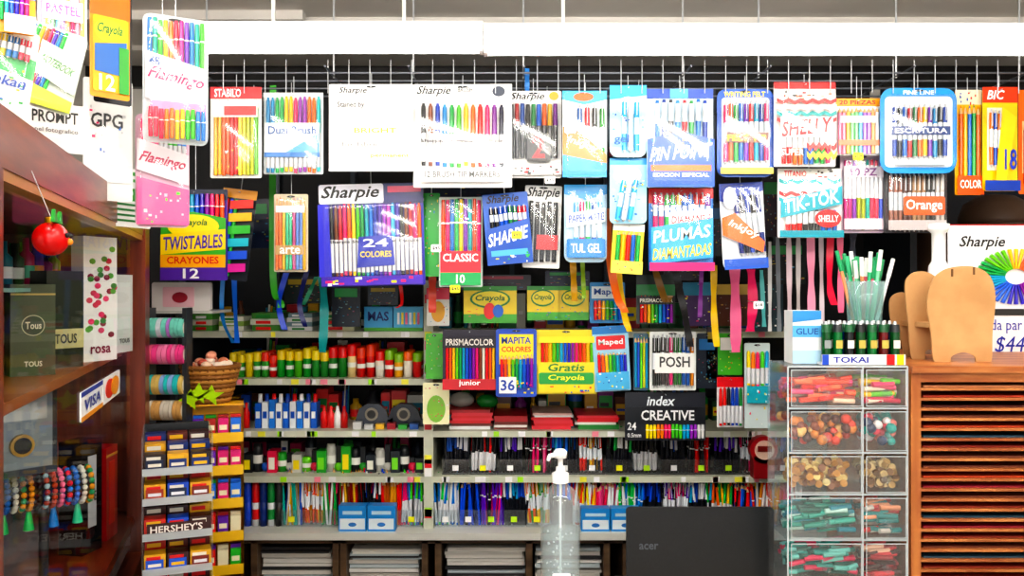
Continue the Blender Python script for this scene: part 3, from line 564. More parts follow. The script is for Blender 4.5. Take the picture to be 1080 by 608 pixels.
for i in range(22):
    px = 258+i*8.6; h = R.uniform(.04, .085); c = R.choice(['30A038', '48C840', '14181C', '202830', 'E03060', '1868C8', 'C8C8C0', '78C830', '1C2024', '283038'])
    x = X(px, 2.57)
    if i % 3 == 0:
        mb.box(x, 2.55, z0, x+.028, 2.6, z0+h, M(c)); mb.box(x+.004, 2.549, z0+.01, x+.022, 2.55, z0+h*.7, M(R.choice(['F0F0E0', 'F8E020', '88D840'])))
    elif i % 3 == 1:
        mb.lathe((x+.014, 2.575, z0), [(.0001, 0), (.014, 0), (.015, h*.8), (.012, h), (.0001, h)], M(c), 12); mb.lathe((x+.014, 2.575, z0), [(.0155, h*.3), (.0155, h*.6)], M('E8E8E0'), 12)
    else:
        mb.ball((x+.014, 2.575, z0+.014), .014, M(c), n=8); mb.box(x+.005, 2.57, z0+.026, x+.02, 2.59, z0+h, M('202428'))
mb.obj('pencil_sharpener_row')
mb = MB()
mb.lathe((X(250, 2.57), 2.57, SZ['D']), [(.0001, 0), (.022, 0), (.024, .05), (.015, .07), (.008, .075), (.008, .095), (.0001, .096)], M('A82030'), 14); mb.box(X(245, 2.57), 2.543, SZ['D']+.02, X(256, 2.57), 2.547, SZ['D']+.05, M('202020'))
mb.obj('glue_bottle')
mb = MB(); z0 = SZ['C']
for px, pw, hh in ((476, 46, .05), (522, 38, .036), (562, 44, .044), (608, 46, .036)):
    z = z0
    while z < z0+hh:
        t = R.uniform(.005, .01); j = R.uniform(-.006, .006)
        mb.box(X(px, 2.54)+j, 2.53, z, X(px+pw-3, 2.54)+j, 2.69, z+t, M(R.choice(['E02838', 'C01828', 'F4F0E8', 'E84858', 'F0C8C0', '308840', 'F8F8F8', '703020']))); z += t
mb.obj('notebook_stack')
mb = MB(); mb.ball((X(487, 2.6), 2.6, z0+.079), .024, M('A8A8A0'), sx=1.6, n=10); mb.ball((X(514, 2.6), 2.6, z0+.074), .022, M('108838'), sx=1.5, n=10)
mb.obj('pencil_case')

def bunch(mb, px0, px1, d, z0, h, cols, n, style, r=.0042, lean=.008, rows=3):
    for i in range(n):
        k = i % 3
        x = X(px0+(px1-px0)*((i//3)+.5)/math.ceil(n/3), d)+R.uniform(-.003, .003); y = d+.012*k+R.uniform(0, .004); hh = h*R.uniform(.86, 1.04)+.006*k
        dx = R.uniform(-lean, lean); dy = R.uniform(-.002, .006)
        pen(mb, (x, y, z0), (x+dx, y+dy, z0+hh), r, R.choice(cols), style, 6)
zD = SZ['D']; px = 470; gi = 0
mb = MB()
pal = [['D8D8E0', '101420', '2858A0'], ['101418', 'E01818', '202028'], ['182038', '6028B0', 'D8D8D8'], ['F02080', '101010', 'F070A0'], ['1878E0', '081020', '10A8D0'], ['F8C810', 'E83018', '181818'], ['10A848', '101010', 'E8E8E8'], ['101010', '181828', '202020']]
while px < 832:
    bunch(mb, px-1, px+24, 2.545, zD+.002, .117, pal[gi % 8], 24, ['dark', 'mk', 'dark', 'solid', 'dark', 'ball'][gi % 6], .0046)
    x0, x1 = X(px-3, 2.55), X(px+25, 2.55)
    mb.box(x0, 2.525, zD, x1, 2.527, zD+.045, PLAST); mb.box(x0, 2.525, zD, x1, 2.62, zD+.002, M('202428'))
    for xx in (x0, x1-.0015): mb.box(xx, 2.527, zD, xx+.0015, 2.62, zD+.045, ACR)
    tag(mb, (x0+x1)/2, 2.524, zD+.012)
    px += 28.5; gi += 1
mb.obj('pen_holder_row')
mb = MB()
for i, c in enumerate(['2050B8', '181818', '2858C8', 'D02028', '183878', '208848', '282828']):
    x = X(244+i*8.2, 2.52)
    mb.lathe((x, 2.53, CT), [(.0001, 0), (.010, 0), (.010, .085), (.0001, .086)], M('E8ECF0' if i % 2 else c), 12); mb.lathe((x, 2.53, CT), [(.0108, .07), (.0108, .115), (.008, .13), (.0001, .131)], M(c), 12)
    mb.lathe((x, 2.53, CT), [(.0104, .02), (.0104, .05)], M(c), 12)
mb.obj('whiteboard_marker_row')
mb = MB(); px = 300; gi = 0
pal2 = [['10B8A8', 'F0C010', 'E8E8E8', '1860C8'], ['F05810', 'F8C010', 'A03010', 'E8A020'], ['10A848', 'F8F8F8', '101010', 'E83070'], ['B02010', '803010', '581008', 'F0C040'], ['E01818', '101010', 'F0F0F0', '1858D0'], ['E8A830', 'D07018', 'F02828'], ['F02080', '1888E0', '50D030']]
while px < 446:
    st = ['pencil', 'ball', 'pencil', 'pencil', 'dark', 'pencil', 'mk'][gi % 7]
    bunch(mb, px-2, px+19, 2.53, CT+.002, .148, pal2[gi % 7], 27, st, .0038, .012)
    mb.box(X(px-3, 2.52), 2.515, CT, X(px+18, 2.52), 2.517, CT+.05, ACR); mb.box(X(px-3, 2.52), 2.517, CT, X(px-2.3, 2.52), 2.6, CT+.05, ACR)
    if R.random() < .7: tag(mb, X(px+8, 2.52), 2.514, CT+.015)
    px += 21; gi += 1
mb.obj('pencil_holder_row')
mb = MB(); px = 462; gi = 2
pal3 = [['F8A010', 'E03010', 'F8F8F8', 'F8E010'], ['F02060', 'F860A0', 'F8F8F8'], ['10C050', '1080D8', 'E8E8E8'], ['1058E0', '0C2460', '101010'], ['7028C0', 'F02088', '101010'], ['10A8D8', 'F0F0F0', '1850B0'], ['F86810', 'F8C010', '10A840'], ['101010', '1870F0', 'F01828']]
while px < 828:
    bunch(mb, px-2, px+22, 2.53, CT+.002, .138 if px < 600 else .126, pal3[gi % 8], 27, ['ball', 'dark', 'mk', 'pencil', 'solid', 'dark'][gi % 6], .0042, .014)
    mb.box(X(px-3, 2.52), 2.515, CT, X(px+20, 2.52), 2.517, CT+.05, ACR); mb.box(X(px-3, 2.52), 2.517, CT, X(px-2.3, 2.52), 2.6, CT+.05, ACR)
    if R.random() < .6: tag(mb, X(px+8, 2.52), 2.514, CT+.015)
    px += 24; gi += 1
mb.obj('pen_holder_row')
def bluebox(px0, px1, py0, n):
    mb = MB(); w = (px1-px0)/n
    for i in range(n):
        a, b = X(px0+i*w, 2.47), X(px0+(i+1)*w-1.2, 2.47); t = Z(py0, 2.47)
        mb.box(a, 2.47, CT, b, 2.51, t, M('3898D8')); mb.box(a+.004, 2.4692, CT+.006, b-.004, 2.47, CT+(t-CT)*.5, M('E8F4FA')); mb.box(a+.012, 2.4688, CT+(t-CT)*.66, b-.012, 2.4692, CT+(t-CT)*.8, M('C8E4F4'))
        mb.ell((a+b)/2, CT+(t-CT)*.27, .012, .006, 2.4685, 2.469, M('4888C8'), 12)
    mb.obj('eraser_box')
bluebox(357, 418, 534, 2); bluebox(613, 676, 537, 2)
mb = MB(); p = W(806, 475, 2.47); mb.cyl((p.x, 2.47, p.z), (p.x, 2.5, p.z), .04, .04, M('B01828'), 20); mb.cyl((p.x, 2.466, p.z), (p.x, 2.47, p.z), .028, .028, M('E8C8B8'), 20); mb.box(p.x-.02, 2.463, p.z-.004, p.x+.02, 2.467, p.z+.012, M('802018')); mb.box(p.x-.03, 2.47, SZ['D'], p.x+.03, 2.51, p.z-.02, M('8A1420'))
mb.obj('scissors_display')

# ---------------- left display cabinet ----------------
TH = 106.9
NX, NY = -.504, .84
cab = empty('glass_display_cabinet', (NX, NY, 0), TH)
LN = 1.212; DP = .38; ZT = Z(222, 2.0); ZB = ZT-.062
mb = MB()
mb.box(-.06, 0, ZB, LN+.02, DP, ZT, WOODRH)
mb.box(-.06, 0, 0, .012, .035, ZB, WOODR)
mb.box(LN-.06, -.004, 0, LN+.02, .035, ZT, WOODR)
mb.box(LN-.002, .035, 0, LN+.02, DP, ZB, WOODR)
mb.box(-.06, DP-.012, 0, LN+.02, DP, ZB, M('7A6A58', .5))
mb.box(-.06, 0, 0, LN, .035, .9, WOODRH)
mb.box(.0, 0.002, ZB-.012, LN-.06, .03, ZB, M('B08040', .3))
mb.obj('frame', parent=cab)
mb = MB(); mb.box(0, .02, .96, LN, DP-.012, .98, WOODRH); mb.box(.0, .05, 1.345, LN-.002, DP-.012, 1.36, M('9A6238', .3)); mb.box(0, .1, 1.496, LN-.002, DP-.012, 1.5, ACR); mb.box(0, .1, 1.494, LN-.002, .103, 1.5, M('90B0A8'))
mb.obj('shelves', parent=cab)
mb = MB(); mb.add([(.012, .012, .9), (LN-.06, .012, .9), (LN-.06, .012, ZB-.012), (.012, .012, ZB-.012)], [(0, 1, 2, 3)], GLASS); mb.obj('glass_pane', parent=cab)
mb = MB()
sw, sh = .052, .11
mb.rrect(-sw, 0, sw, sh, .004, -.002, 0, M('F4F6F2')); mb.rrect(-sw+.006, sh*.45, sw-.006, sh-.006, .003, -.003, -.002, M('48A048'))
for i in range(7):
    for j in range(7):
        if R.random() < .55: mb.box(-.02+i*.006, -.0036, sh*.5+j*.006, -.014+i*.006, -.003, sh*.5+j*.006+.006, M('F0F4F0'))
for i in range(4): mb.box(-sw+.01, -.0026, .01+i*.01, sw-.01-.01*(i % 2), -.002, .014+i*.01, M('308040'))
mb.obj('qr_sign', (X(137, 1.60), 1.60, Z(240, 1.6)), 72)
mb = MB()
a0 = .468
za, zb_ = Z(426, 1.5), Z(399, 1.5)
for i in range(2):
    x0 = a0+i*.2; x1 = x0+.19
    mb.rrect(x0, za, x1, zb_, .004, .009, .0116, M('F4F6F8'))
    hh = zb_-za
    if i == 0: mb.text('VISA', x0+.02, za+hh*.3, x1-.02, za+hh*.7, .008, M('1838A0'), .3); mb.box(x0, .0082, zb_-hh*.16, x1, .0088, zb_, M('1838A0')); mb.box(x0, .0082, za, x1, .0088, za+hh*.16, M('E8A020'))
    else: mb.ell(x0+.065, za+hh*.5, .045, hh*.38, .0078, .0088, M('E02020')); mb.ell(x0+.12, za+hh*.5, .045, hh*.38, .0070, .0078, M('F0A020'))
mb.obj('card_payment_sticker', (NX, NY, 0), TH)
def pbox(name, px0, px1, py0, d, yaw, col, dec, dep=.05, zb=1.36):
    w = (px1-px0)*d/F/(math.cos(math.radians(yaw))+.5*math.sin(math.radians(yaw))); h = Z(py0, d)-zb
    mb = MB(); mb.box(-w/2, 0, 0, w/2, dep, h, M(col, .35)); dec(mb, w, h)
    return mb.obj(name, (X((px0+px1)/2, d), d, zb), yaw)
def dec1(mb, w, h):
    mb.ell(0, h*.55, w*.26, w*.26, -.0008, 0, M('D8D0B0'), 24); mb.ell(0, h*.55, w*.24, w*.24, -.0014, -.0008, M('3C402C'), 24); mb.text('Tous', -w*.18, h*.51, w*.18, h*.59, -.002, M('E8E0C8')); mb.text('TOUS', -w*.2, h*.1, w*.2, h*.16, -.001, M('E8E0C8')); mb.box(-w/2, -.0005, h*.88, w/2, 0, h*.9, M('C8B070'))
pbox('perfume_box', 12, 58, 300, 1.36, 40, '4A4E34', dec1)
pbox('perfume_box', 50, 88, 286, 1.50, 60, '262C1E', lambda mb, w, h: (mb.box(-w/2, -.001, h*.2, w/2, 0, h*.4, M('C8C090')), mb.text('TOUS', -w*.3, h*.25, w*.3, h*.35, -.002, M('303020'))))
def decf(mb, w, h):
    for i in range(34):
        mb.ell(R.uniform(-w*.42, w*.42), R.uniform(h*.2, h*.95), w*.09, w*.07, -.0008-.00001*i, 0, M(R.choice(['C82858', 'E04878', '901840', '4A8838', '68A848'])), 8)
    mb.text('rosa', -w*.3, h*.06, w*.3, h*.12, -.001, M('802040'))
pbox('floral_perfume_box', 88, 124, 250, 1.64, 70, 'F2EEEA', decf, .03)
pbox('white_perfume_box', 121, 141, 290, 1.86, 90, 'E4E6E2', lambda mb, w, h: (mb.text('TOUS', -w*.3, h*.12, w*.3, h*.18, -.001, M('606060')), mb.box(-w*.42, -.0006, h*.3, w*.42, 0, h*.9, M('F2F4F2'))), .015)
mb = MB()
for i in range(26):
    s = .14+i*.037; y = .16+.03*(i % 2); h = R.uniform(.07, .1)
    c = R.choice(['182028', '18707C', '108060', '6040A0', 'B83068', 'A8C030', '202020', '2078B8', '20B078'])
    mb.lathe((s, y, 1.5), [(.0001, 0), (.014, 0), (.014, h*.65), (.006, h*.75), (.006, h), (.0001, h)], M(c), 10)
    mb.lathe((s, y, 1.5), [(.0145, h*.2), (.0145, h*.45)], M(R.choice(['E8E8E8', '60C0A0', 'F0C040'])), 10)
mb.obj('nail_polish_row', (NX, NY, 0), TH)
mb = MB()
for i in range(7):
    s = .25+i*.13; c = R.choice(['203030', '504030', '183050', '7A2030', 'C8B8A0', '306048'])
    mb.box(s, .26, 1.36, s+.1, .32, 1.36+R.uniform(.08, .125), M(c)); mb.box(s+.02, .259, 1.38, s+.08, .26, 1.41, M('B8A880'))
mb.obj('gift_box_row', (NX, NY, 0), TH)
mb = MB(); s = .112; zc = Z(252, .95)
mb.ball((s, -.022, zc), .019, M('D01818', .25), n=12); mb.lathe((s, -.022, zc+.018), [(.006, 0), (.006, .006), (.0001, .007)], M('C8A030', .3, .8), 10)
for q in (-1, 1): mb.ball((s+q*.007, -.040, zc+.004), .003, M('101010'), n=6); mb.prism([(s, zc+.018), (s+q*.016, zc+.032), (s+q*.022, zc+.018)], -.03, -.026, M('109030'))
mb.ball((s, -.041, zc-.003), .004, M('F0A040'), n=6); mb.cyl((s, -.022, zc+.024), (s, -.003, ZB+.01), .0006, .0006, M('C0C0C0'), 4)
mb.obj('christmas_ornament', (NX, NY, 0), TH)
zl = .98
mb = MB()
w = .055
mb.box(-w, 0, 0, w, .05, .16, M('30343A', .2)); mb.box(-w+.008, -.002, .012, w-.008, 0, .148, M('8A949C', .15, .4)); mb.box(-w+.018, -.006, .09, w-.018, -.002, .13, M('C8CCD0', .2, .6)); mb.cyl((0, -.008, .05), (0, -.002, .05), .018, .018, M('B89858', .3, .6), 16); mb.cyl((0, -.01, .05), (0, -.008, .05), .013, .013, M('181818'), 16)
mb.obj('watch_box', (X(22, 1.36), 1.36, 1.199), 50)
mb = MB(); mb.box(.15, .1, 1.192, .7, .32, 1.198, ACR); mb.box(.16, .11, .98, .165, .31, 1.192, ACR); mb.box(.685, .11, .98, .69, .31, 1.192, ACR); mb.obj('glass_riser', (NX, NY, 0), TH)
mb = MB()
c0 = Vector((X(46, 1.45), 1.45)); ang = math.radians(40)
u = Vector((math.cos(ang), math.sin(ang), 0))
zt = Z(515, 1.46)
mb.cyl((c0.x, c0.y, zl), (c0.x, c0.y, zt), .008, .008, M('202024'), 10)
mb.cyl((c0.x, c0.y, zl), (c0.x, c0.y, zl+.01), .05, .05, M('202024'), 20)
ends = (Vector((c0.x, c0.y, zt))-u*.075, Vector((c0.x, c0.y, zt))+u*.075)
mb.cyl(ends[0], ends[1], .022, .022, M('2A2A30', .7), 16)
rotm = Matrix.Rotation(ang, 3, 'Z')
for i in range(13):
    c = ends[0].lerp(ends[1], (i+.5)/13)
    for k in range(18):
        a = 2*math.pi*k/18; p = rotm @ Vector((0, .029*math.cos(a), .029*math.sin(a)))
        mb.ball(p+c, .005, M(['D82048', '1878C8', 'E8E0D0', '109860', 'E8A020', '101014', 'B0C8D0', 'C05020', 'F080A0'][(i+(k % 2)*(i % 3 == 0)) % 9]), n=4)
for i in range(4):
    c = ends[0].lerp(ends[1], .1+.25*i); mb.cyl(c-Vector((0, 0, .03)), c-Vector((0, 0, .065)), .003, .009, M(['20B060', '30C870', '1888D0', '40D0A0'][i]), 8)
mb.obj('bracelet_stand')
mb = MB(); mb.box(-.03, 0, 0, .03, .06, .19, M('B01820', .3)); mb.box(-.015, -.001, .03, .015, 0, .16, M('E02020', .3)); mb.box(-.03, -.0008, .17, .03, 0, .175, M('D8B050'))
mb.obj('red_gift_box', (X(118, 1.78), 1.78, zl), 95)
mb = MB(); mb.box(-.03, 0, 0, .03, .05, .22, M('17171A', .25)); mb.box(-.012, -.001, .05, .012, 0, .19, M('C8C8CC')); mb.text('ONE', -.01, .1, .01, .12, -.002, M('202020'))
mb.obj('black_gift_box', (X(97, 1.68), 1.68, zl), 80)
mb = MB()
for i in range(9):
    s = .3+i*.1; c = R.choice(['301820', '183048', '6A2018', '203828', '8A6A30', '402858']); h = R.uniform(.1, .26)
    mb.box(s, .27, .98, s+.085, .34, .98+h, M(c)); mb.box(s+.012, .269, .98+h*.3, s+.073, .27, .98+h*.6, M(R.choice(['C8A860', 'D8D8D8', 'A03040'])))
mb.obj('gift_box_row', (NX, NY, 0), TH)
pack('crayon_package', (95, -18, 137, 104), 1.32, 'F0A818', [('R', 0, 0, 1, .3, 'F08020'), ('R', .06, .3, .94, .95, 'F8C818', .004), ('E', .1, .32, .85, .52, 'F8E840'), ('T', 'Crayola', .16, .36, .8, .47, '208040', .2), ('G', [(.1, .55), (.9, .5), (.9, .8), (.1, .78)], '3A78C0'), ('T', '12', .2, .8, .6, .94, 'FFFFFF'), ('R', .7, .55, .95, .95, '40A040')], yaw=48, wire='ceil')
pack('crayon_package', (99, -14, 139, 110), 1.36, '20242C', [('R', .05, .05, .95, .95, '30363C')], yaw=48, wire='ceil')
pack('marker_package', (151, 18, 220, 152), 1.42, 'DCE6EA', [('N', .06, .04, .94, .42, ['1888D8', '10B8A0', '50C830', 'F0C810', 'F88010', 'F03060', 'D03098', '8040C0'], 11, 'solid'), ('G', [(.03, .3), (.97, .4), (.97, .78), (.03, .66)], 'F8F6F8'), ('T', 'Flamingo', .08, .44, .92, .56, 'E03078', .3, -8), ('T', '48', .08, .34, .25, .41, '2860A0'), ('R', .1, .68, .95, .8, 'F0A0C8'), ('N', .06, .74, .94, .97, ['F03060', 'F88010', 'F0C810', '50C830', '1888D8'], 11, 'solid'), ('B', .01, .01, .99, .99)], yaw=30, wire='ceil', r=.012)
pack('marker_package', (143, 122, 200, 240), 1.52, 'F0C8DC', [('N', .08, .04, .94, .5, ['F02878', 'F070A0', 'F0D020', '50C840', '30A0F0'], 10, 'mk'), ('G', [(.02, .22), (.98, .35), (.98, .62), (.02, .5)], 'F8EEF4'), ('T', 'Flamingo', .08, .36, .92, .48, 'D02868', .3, -10), ('G', [(.02, .56), (.98, .66), (.98, .98), (.02, .98)], 'F070A8'), ('S', .1, .68, .85, .95, ['FFFFFF', 'F8D0E0', '60D840'], 16), ('B', .01, .01, .99, .99)], yaw=28, wire='ceil', r=.01)
pack('marker_package', (88, 84, 140, 212), 1.46, 'F0F0EE', [('T', 'GPG', .15, .28, .8, .4, '303030'), ('S', .1, .1, .85, .6, ['E03078', '2878C8', 'C8C8C8', 'E8E8E8'], 20), ('R', 0, .7, 1, .85, 'D8DCE0'), ('B', .01, .01, .99, .99)], yaw=35, wire='ceil')
pack('pencil_package', (28, 30, 95, 118), 1.12, 'D8E4DC', [('N', .04, .04, .6, .95, ['1888D8', '30C050', 'F0D010', 'F86010', 'D82070', '6040C8'], 8, 'solid', .08), ('G', [(.3, .2), (.97, .3), (.97, .75), (.3, .6)], 'F0F4E8'), ('T', 'NOTEBOOK', .35, .4, .9, .5, '308040', .2, -14), ('G', [(.02, .7), (.97, .84), (.97, .98), (.02, .98)], 'C8D840'), ('B', .01, .01, .99, .99)], yaw=35, roll=12, wire='ceil', r=.008)
pack('pencil_package', (-30, 28, 44, 112), 1.0, 'E8ECEC', [('G', [(0, .2), (1, .35), (1, .6), (0, .5)], '40A860'), ('N', .1, .1, .9, .4, ['60B848', 'E8D030', '2888C8', 'E84060'], 9, 'ball'), ('S', .1, .5, .85, .95, ['F8D020', '30A050', 'E03078', '2878C8'], 20), ('T', 'Pelikan', .2, .62, .9, .75, '2050A0', .2), ('B', .01, .01, .99, .99)], yaw=35, roll=8, wire='ceil')
pack('pencil_package', (40, -40, 92, 44), 1.2, 'E8E0F0', [('N', .04, .1, .95, .95, PAST+['E03078'], 9, 'solid'), ('R', .1, .5, .9, .75, 'F8F8F8'), ('T', 'PASTEL', .15, .56, .85, .68, 'B040A0'), ('B', .01, .01, .99, .99)], yaw=35, wire='ceil')
pack('crayon_package', (-30, -30, 38, 34), .98, 'F0B020', [('R', 0, 0, 1, .4, '2878C8'), ('N', .1, .3, .9, .8, RB, 10, 'solid'), ('R', .5, .7, 1, 1, 'E8E8E8')], yaw=35, wire='ceil')
pack('notebook_package', (2, 108, 92, 160), 1.2, 'F2F2F0', [('T', 'PROMPT', .35, .15, .9, .4, '303030'), ('T', 'papel fotografico', .3, .5, .9, .62, '808080'), ('R', 0, .7, 1, 1, 'D8DCE0')], yaw=38, wire='ceil')

# ---------------- washi tape stand ----------------
mb = MB(); yb = 2.05
for px in (157, 196): mb.box(X(px, yb)-.005, yb-.01, 0, X(px, yb)+.005, yb+.03, Z(325, yb), M('303438'))
cols = [['88D8C8', 'C090D8', 'D0E0E8'], ['F090B8', 'F880A0', 'F060A0'], ['40C8C8', 'E0C880', 'A0C0E8'], ['D0A870', '60A8B8', 'D8D0C0'], ['807860', 'C8A888', '6888A0']]
for i, py in enumerate((346, 374, 406, 433, 461)):
    z = Z(py, yb); mb.cyl((X(157, yb), yb, z), (X(196, yb), yb, z), .004, .004, METAL, 6)
    x = X(159, yb)
    while x < X(192, yb):
        w_ = R.uniform(.008, .013); c = M(R.choice(cols[i])); mb.cyl((x, yb, z), (x+w_-.001, yb, z), .024, .024, c, 20); mb.cyl((x-.0005, yb, z), (x+w_-.0005, yb, z), .017, .017, M('E8E0D0'), 14)
        x += w_
mb.obj('washi_tape_rack')
mb = MB(); mb.rrect(X(160, 2.2), Z(328, 2.2), X(222, 2.2), Z(298, 2.2), .006, 2.2, 2.215, M('E8E4E0')); mb.rrect(X(172, 2.2), Z(324, 2.2), X(205, 2.2), Z(303, 2.2), .004, 2.198, 2.2, M('F0C8D0')); mb.ell(X(190, 2.2), Z(314, 2.2), .02, .014, 2.197, 2.198, M('A03848'))
mb.box(X(160, 2.2), 2.2, Z(331, 2.2), X(224, 2.2), 2.35, Z(328, 2.2), M('C8C8C0')); mb.box(X(158, 2.2), 2.33, 0, X(164, 2.2), 2.35, Z(328, 2.2), M('303438'))
mb.obj('sticker_box')
mb = MB(); bc = (X(222, 2.12), 2.12, Z(427, 2.12)); wk = M('B88848', .7); wk2 = M('8E6230', .7)
for k in range(9):
    z = k*.0115; r = .04+.028*(k/8)**.8; mb.torus((bc[0], bc[1], bc[2]+z+.004), r, .0062, wk if k % 2 else wk2, 'z', 28, 6)
for i in range(24):
    a = i*math.pi/12; mb.cyl((bc[0]+.042*math.cos(a), bc[1]+.042*math.sin(a), bc[2]), (bc[0]+.072*math.cos(a), bc[1]+.072*math.sin(a), bc[2]+.1), .003, .003, wk2, 5)
mb.cyl(bc, (bc[0], bc[1], bc[2]+.006), .042, .042, wk, 20)
for i in range(34):
    a = R.uniform(0, 6.28); q = R.uniform(0, .052); mb.ball((bc[0]+q*math.cos(a), bc[1]+q*math.sin(a), bc[2]+.09+R.uniform(0, .035)*(1-q/.07)), .013, M(R.choice(['E8A890', 'F0D0B8', 'C86858', 'F8E8D8', 'D89070'])), sz=.8, n=6)
for dx, dz in ((.0, .035), (.03, .03), (-.02, .02)):
    x, z = bc[0]+dx, bc[2]+dz; mb.prism([(x-.03, z), (x-.01, z+.012), (x, z+.028), (x+.008, z+.01), (x+.03, z+.01), (x+.01, z-.004), (x+.012, z-.022), (x-.006, z-.008)], bc[1]-.078, bc[1]-.076, M('B8E020'))
mb.obj('wicker_basket')
mb = MB(); zt = Z(428, 2.06); hw = .062
mb.box(-hw, .06, 0, hw, .1, zt, M('F8B810', .4))
mb.box(-hw, .0, zt-.004, hw, .1, zt, M('F8B810', .4))
for s_ in (-1, 1):
    mb.add([(s_*hw, .06, 0), (s_*hw, .06, zt), (s_*hw, .0, zt-.03), (s_*hw, -.05, zt-.45), (s_*hw, -.05, 0)], [(0, 1, 2, 3, 4)], M('F8C010', .4))
for k in range(8):
    z = zt-.085-k*.078; yo = -.004-.045*min(1, k/5)
    mb.box(-hw+.001, yo, z-.006, hw-.001, .06, z, M('E8A010')); mb.box(-hw+.001, yo-.002, z-.008, hw-.001, yo, z+.016, M('F8C818'))
    for i in range(4):
        for j in range(2): mb.box(-hw+.006+i*.029, yo+.006+j*.022, z, -hw+.03+i*.029, yo+.02+j*.022, z+.05+.006*j, M(R.choice(['B02010', 'F03018', '2080E0', 'F8F0D0', '30B030', 'E02888', '7028A8'])))
        mb.box(-hw+.009+i*.029, yo+.005, z+.022, -hw+.027+i*.029, yo+.006, z+.034, M('F8F0D0'))
mb.obj('candy_display_stand', (X(229, 2.08), 2.08, 0), 18)
rk = (X(187, 1.76), 1.76, 0); mb = MB(); hw = .064
for s_ in (-1, 1): mb.box(s_*hw-.0015, -.09, .2, s_*hw+.0015, .08, Z(452, 1.76), ACR)
mb.box(-hw, .075, 0, hw, .085, Z(452, 1.76), M('202226'))
labs = [('TRUFAS', '183878', 'E8E8E8'), ('COSTA', 'A83810', 'F8E0B0'), ("HERSHEY'S", '3A1410', 'F0E8E0'), ('BARRA', '2068D0', 'F8E8D0'), ('SNACK', 'C01820', 'FFFFFF'), ('CHOCO', '502818', 'F0E0C0')]
for k, py in enumerate((486, 516, 552, 588, 622, 655)):
    z = Z(py, 1.72)-.01; lab, c, tc_ = labs[k]
    mb.box(-hw, -.09, z-.006, hw, .075, z-.002, M('1A1C22'))
    mb.box(-hw, -.094, z-.008, hw, -.09, z+.006, ACRE)
    for i in range(3):
        a = -hw+.003+i*.042; zz = z+R.uniform(0, .002)
        for j in range(3):
            cc = R.choice([c, c, 'C83018', '1858C8', 'E0B030', '602010', '3A1410', '241010']); mb.box(a, -.086+j*.052, zz, a+.039, -.05+j*.052, zz+.03+j*.012, M(cc)); mb.box(a+.004, -.0865+j*.052, zz+.018+j*.012, a+.03, -.086+j*.052, zz+.026+j*.012, M(R.choice(['F0E8D8', 'F0C020', 'E02020'])))
    if k in (2, 4): mb.box(-hw+.008, -.0905, z+.002, hw-.012, -.0885, z+.024, M(c)); mb.text(lab, -hw+.014, z+.006, hw-.018, z+.02, -.0915, M(tc_))
    else:
        for i in range(3): mb.box(-hw+.006+i*.042, -.0905, z+.002, -hw+.038+i*.042, -.0885, z+.022, M(R.choice([c, '182848', '7A2818']))); mb.box(-hw+.01+i*.042, -.091, z+.009, -hw+.034+i*.042, -.0905, z+.015, M(R.choice(['F0E8D8', 'F0C020', 'E8E8F0'])))
mb.obj('chocolate_rack', rk, 22)

# ---------------- right: slatted drawer cabinet ----------------
mb = MB(); d = 1.56; x0 = X(961, d); x1 = x0+.5; zt = Z(386, d); dep = .42
mb.box(x0-.003, d-.012, zt-.012, x1+.006, d+dep, zt, WOODOH)
mb.box(x0, d, 0, x0+.018, d+dep, zt-.012, WOODO); mb.box(x1-.018, d, 0, x1, d+dep, zt-.012, WOODO)
mb.box(x0+.018, d, zt-.03, x1-.018, d+.02, zt-.012, WOODOH); mb.box(x0, d+dep-.01, 0, x1, d+dep, zt-.012, WOODD)
z = zt-.046
while z > .1:
    mb.box(x0+.018, d+.004, z, x1-.018, d+dep-.01, z+.005, WOODOH)
    pc = R.choice(['7A2A1C', '983A20', '502018', '8A2038', '6A3A2A', '2A4858', 'A84828', 'C89068'])
    mb.box(x0+.028, d+.012, z+.005, x1-.03, d+.3, z+.0085, M(pc)); z -= .0185
mb.obj('paper_drawer_cabinet')
tw = empty('acrylic_drawer_tower', (0, 0, 0)); mb = MB(); d = 1.56
xa, xb, xc = X(831, d), X(910, d), X(957, d); dep = .12; ztop = Z(387, d)
DESK = .85
rows = [Z(p, d) for p in (387, 431, 478, 522, 570, 616)]+[DESK]
for x in (xa, xb, xc): mb.box(x-.0015, d, DESK, x+.0015, d+dep, ztop, ACR); mb.box(x-.0016, d-.0008, DESK, x+.0016, d, ztop, ACRE)
for z in rows:
    mb.box(xa, d, z-.0015 if z > DESK else z, xc, d+dep, z+.0015 if z > DESK else z+.003, ACR); mb.box(xa, d-.001, z-.0018 if z > DESK else z, xc, d, z+.0018 if z > DESK else z+.003, ACRE)
mb.box(xa, d+dep-.002, DESK, xc, d+dep, ztop, ACR)
for i in range(len(rows)-1):
    for a, b in ((xa, xb), (xb, xc)):
        zt_, zb_ = rows[i]-.005, rows[i+1]+.004
        mb.rrect(a+.004, zb_, b-.004, zt_, .005, d-.004, d-.003, PLAST)
        for q in ((a+.004, zb_, a+.0054, zt_), (b-.0054, zb_, b-.004, zt_), (a+.004, zb_, b-.004, zb_+.0014), (a+.004, zt_-.0016, b-.004, zt_)): mb.box(q[0], d-.0055, q[1], q[2], d-.004, q[3], ACRE)
        mb.cyl(((a+b)/2, d-.012, (zt_*.35+zb_*.65)), ((a+b)/2, d-.004, (zt_*.35+zb_*.65)), .006, .008, ACR, 12)
mb.obj('drawers', parent=tw)
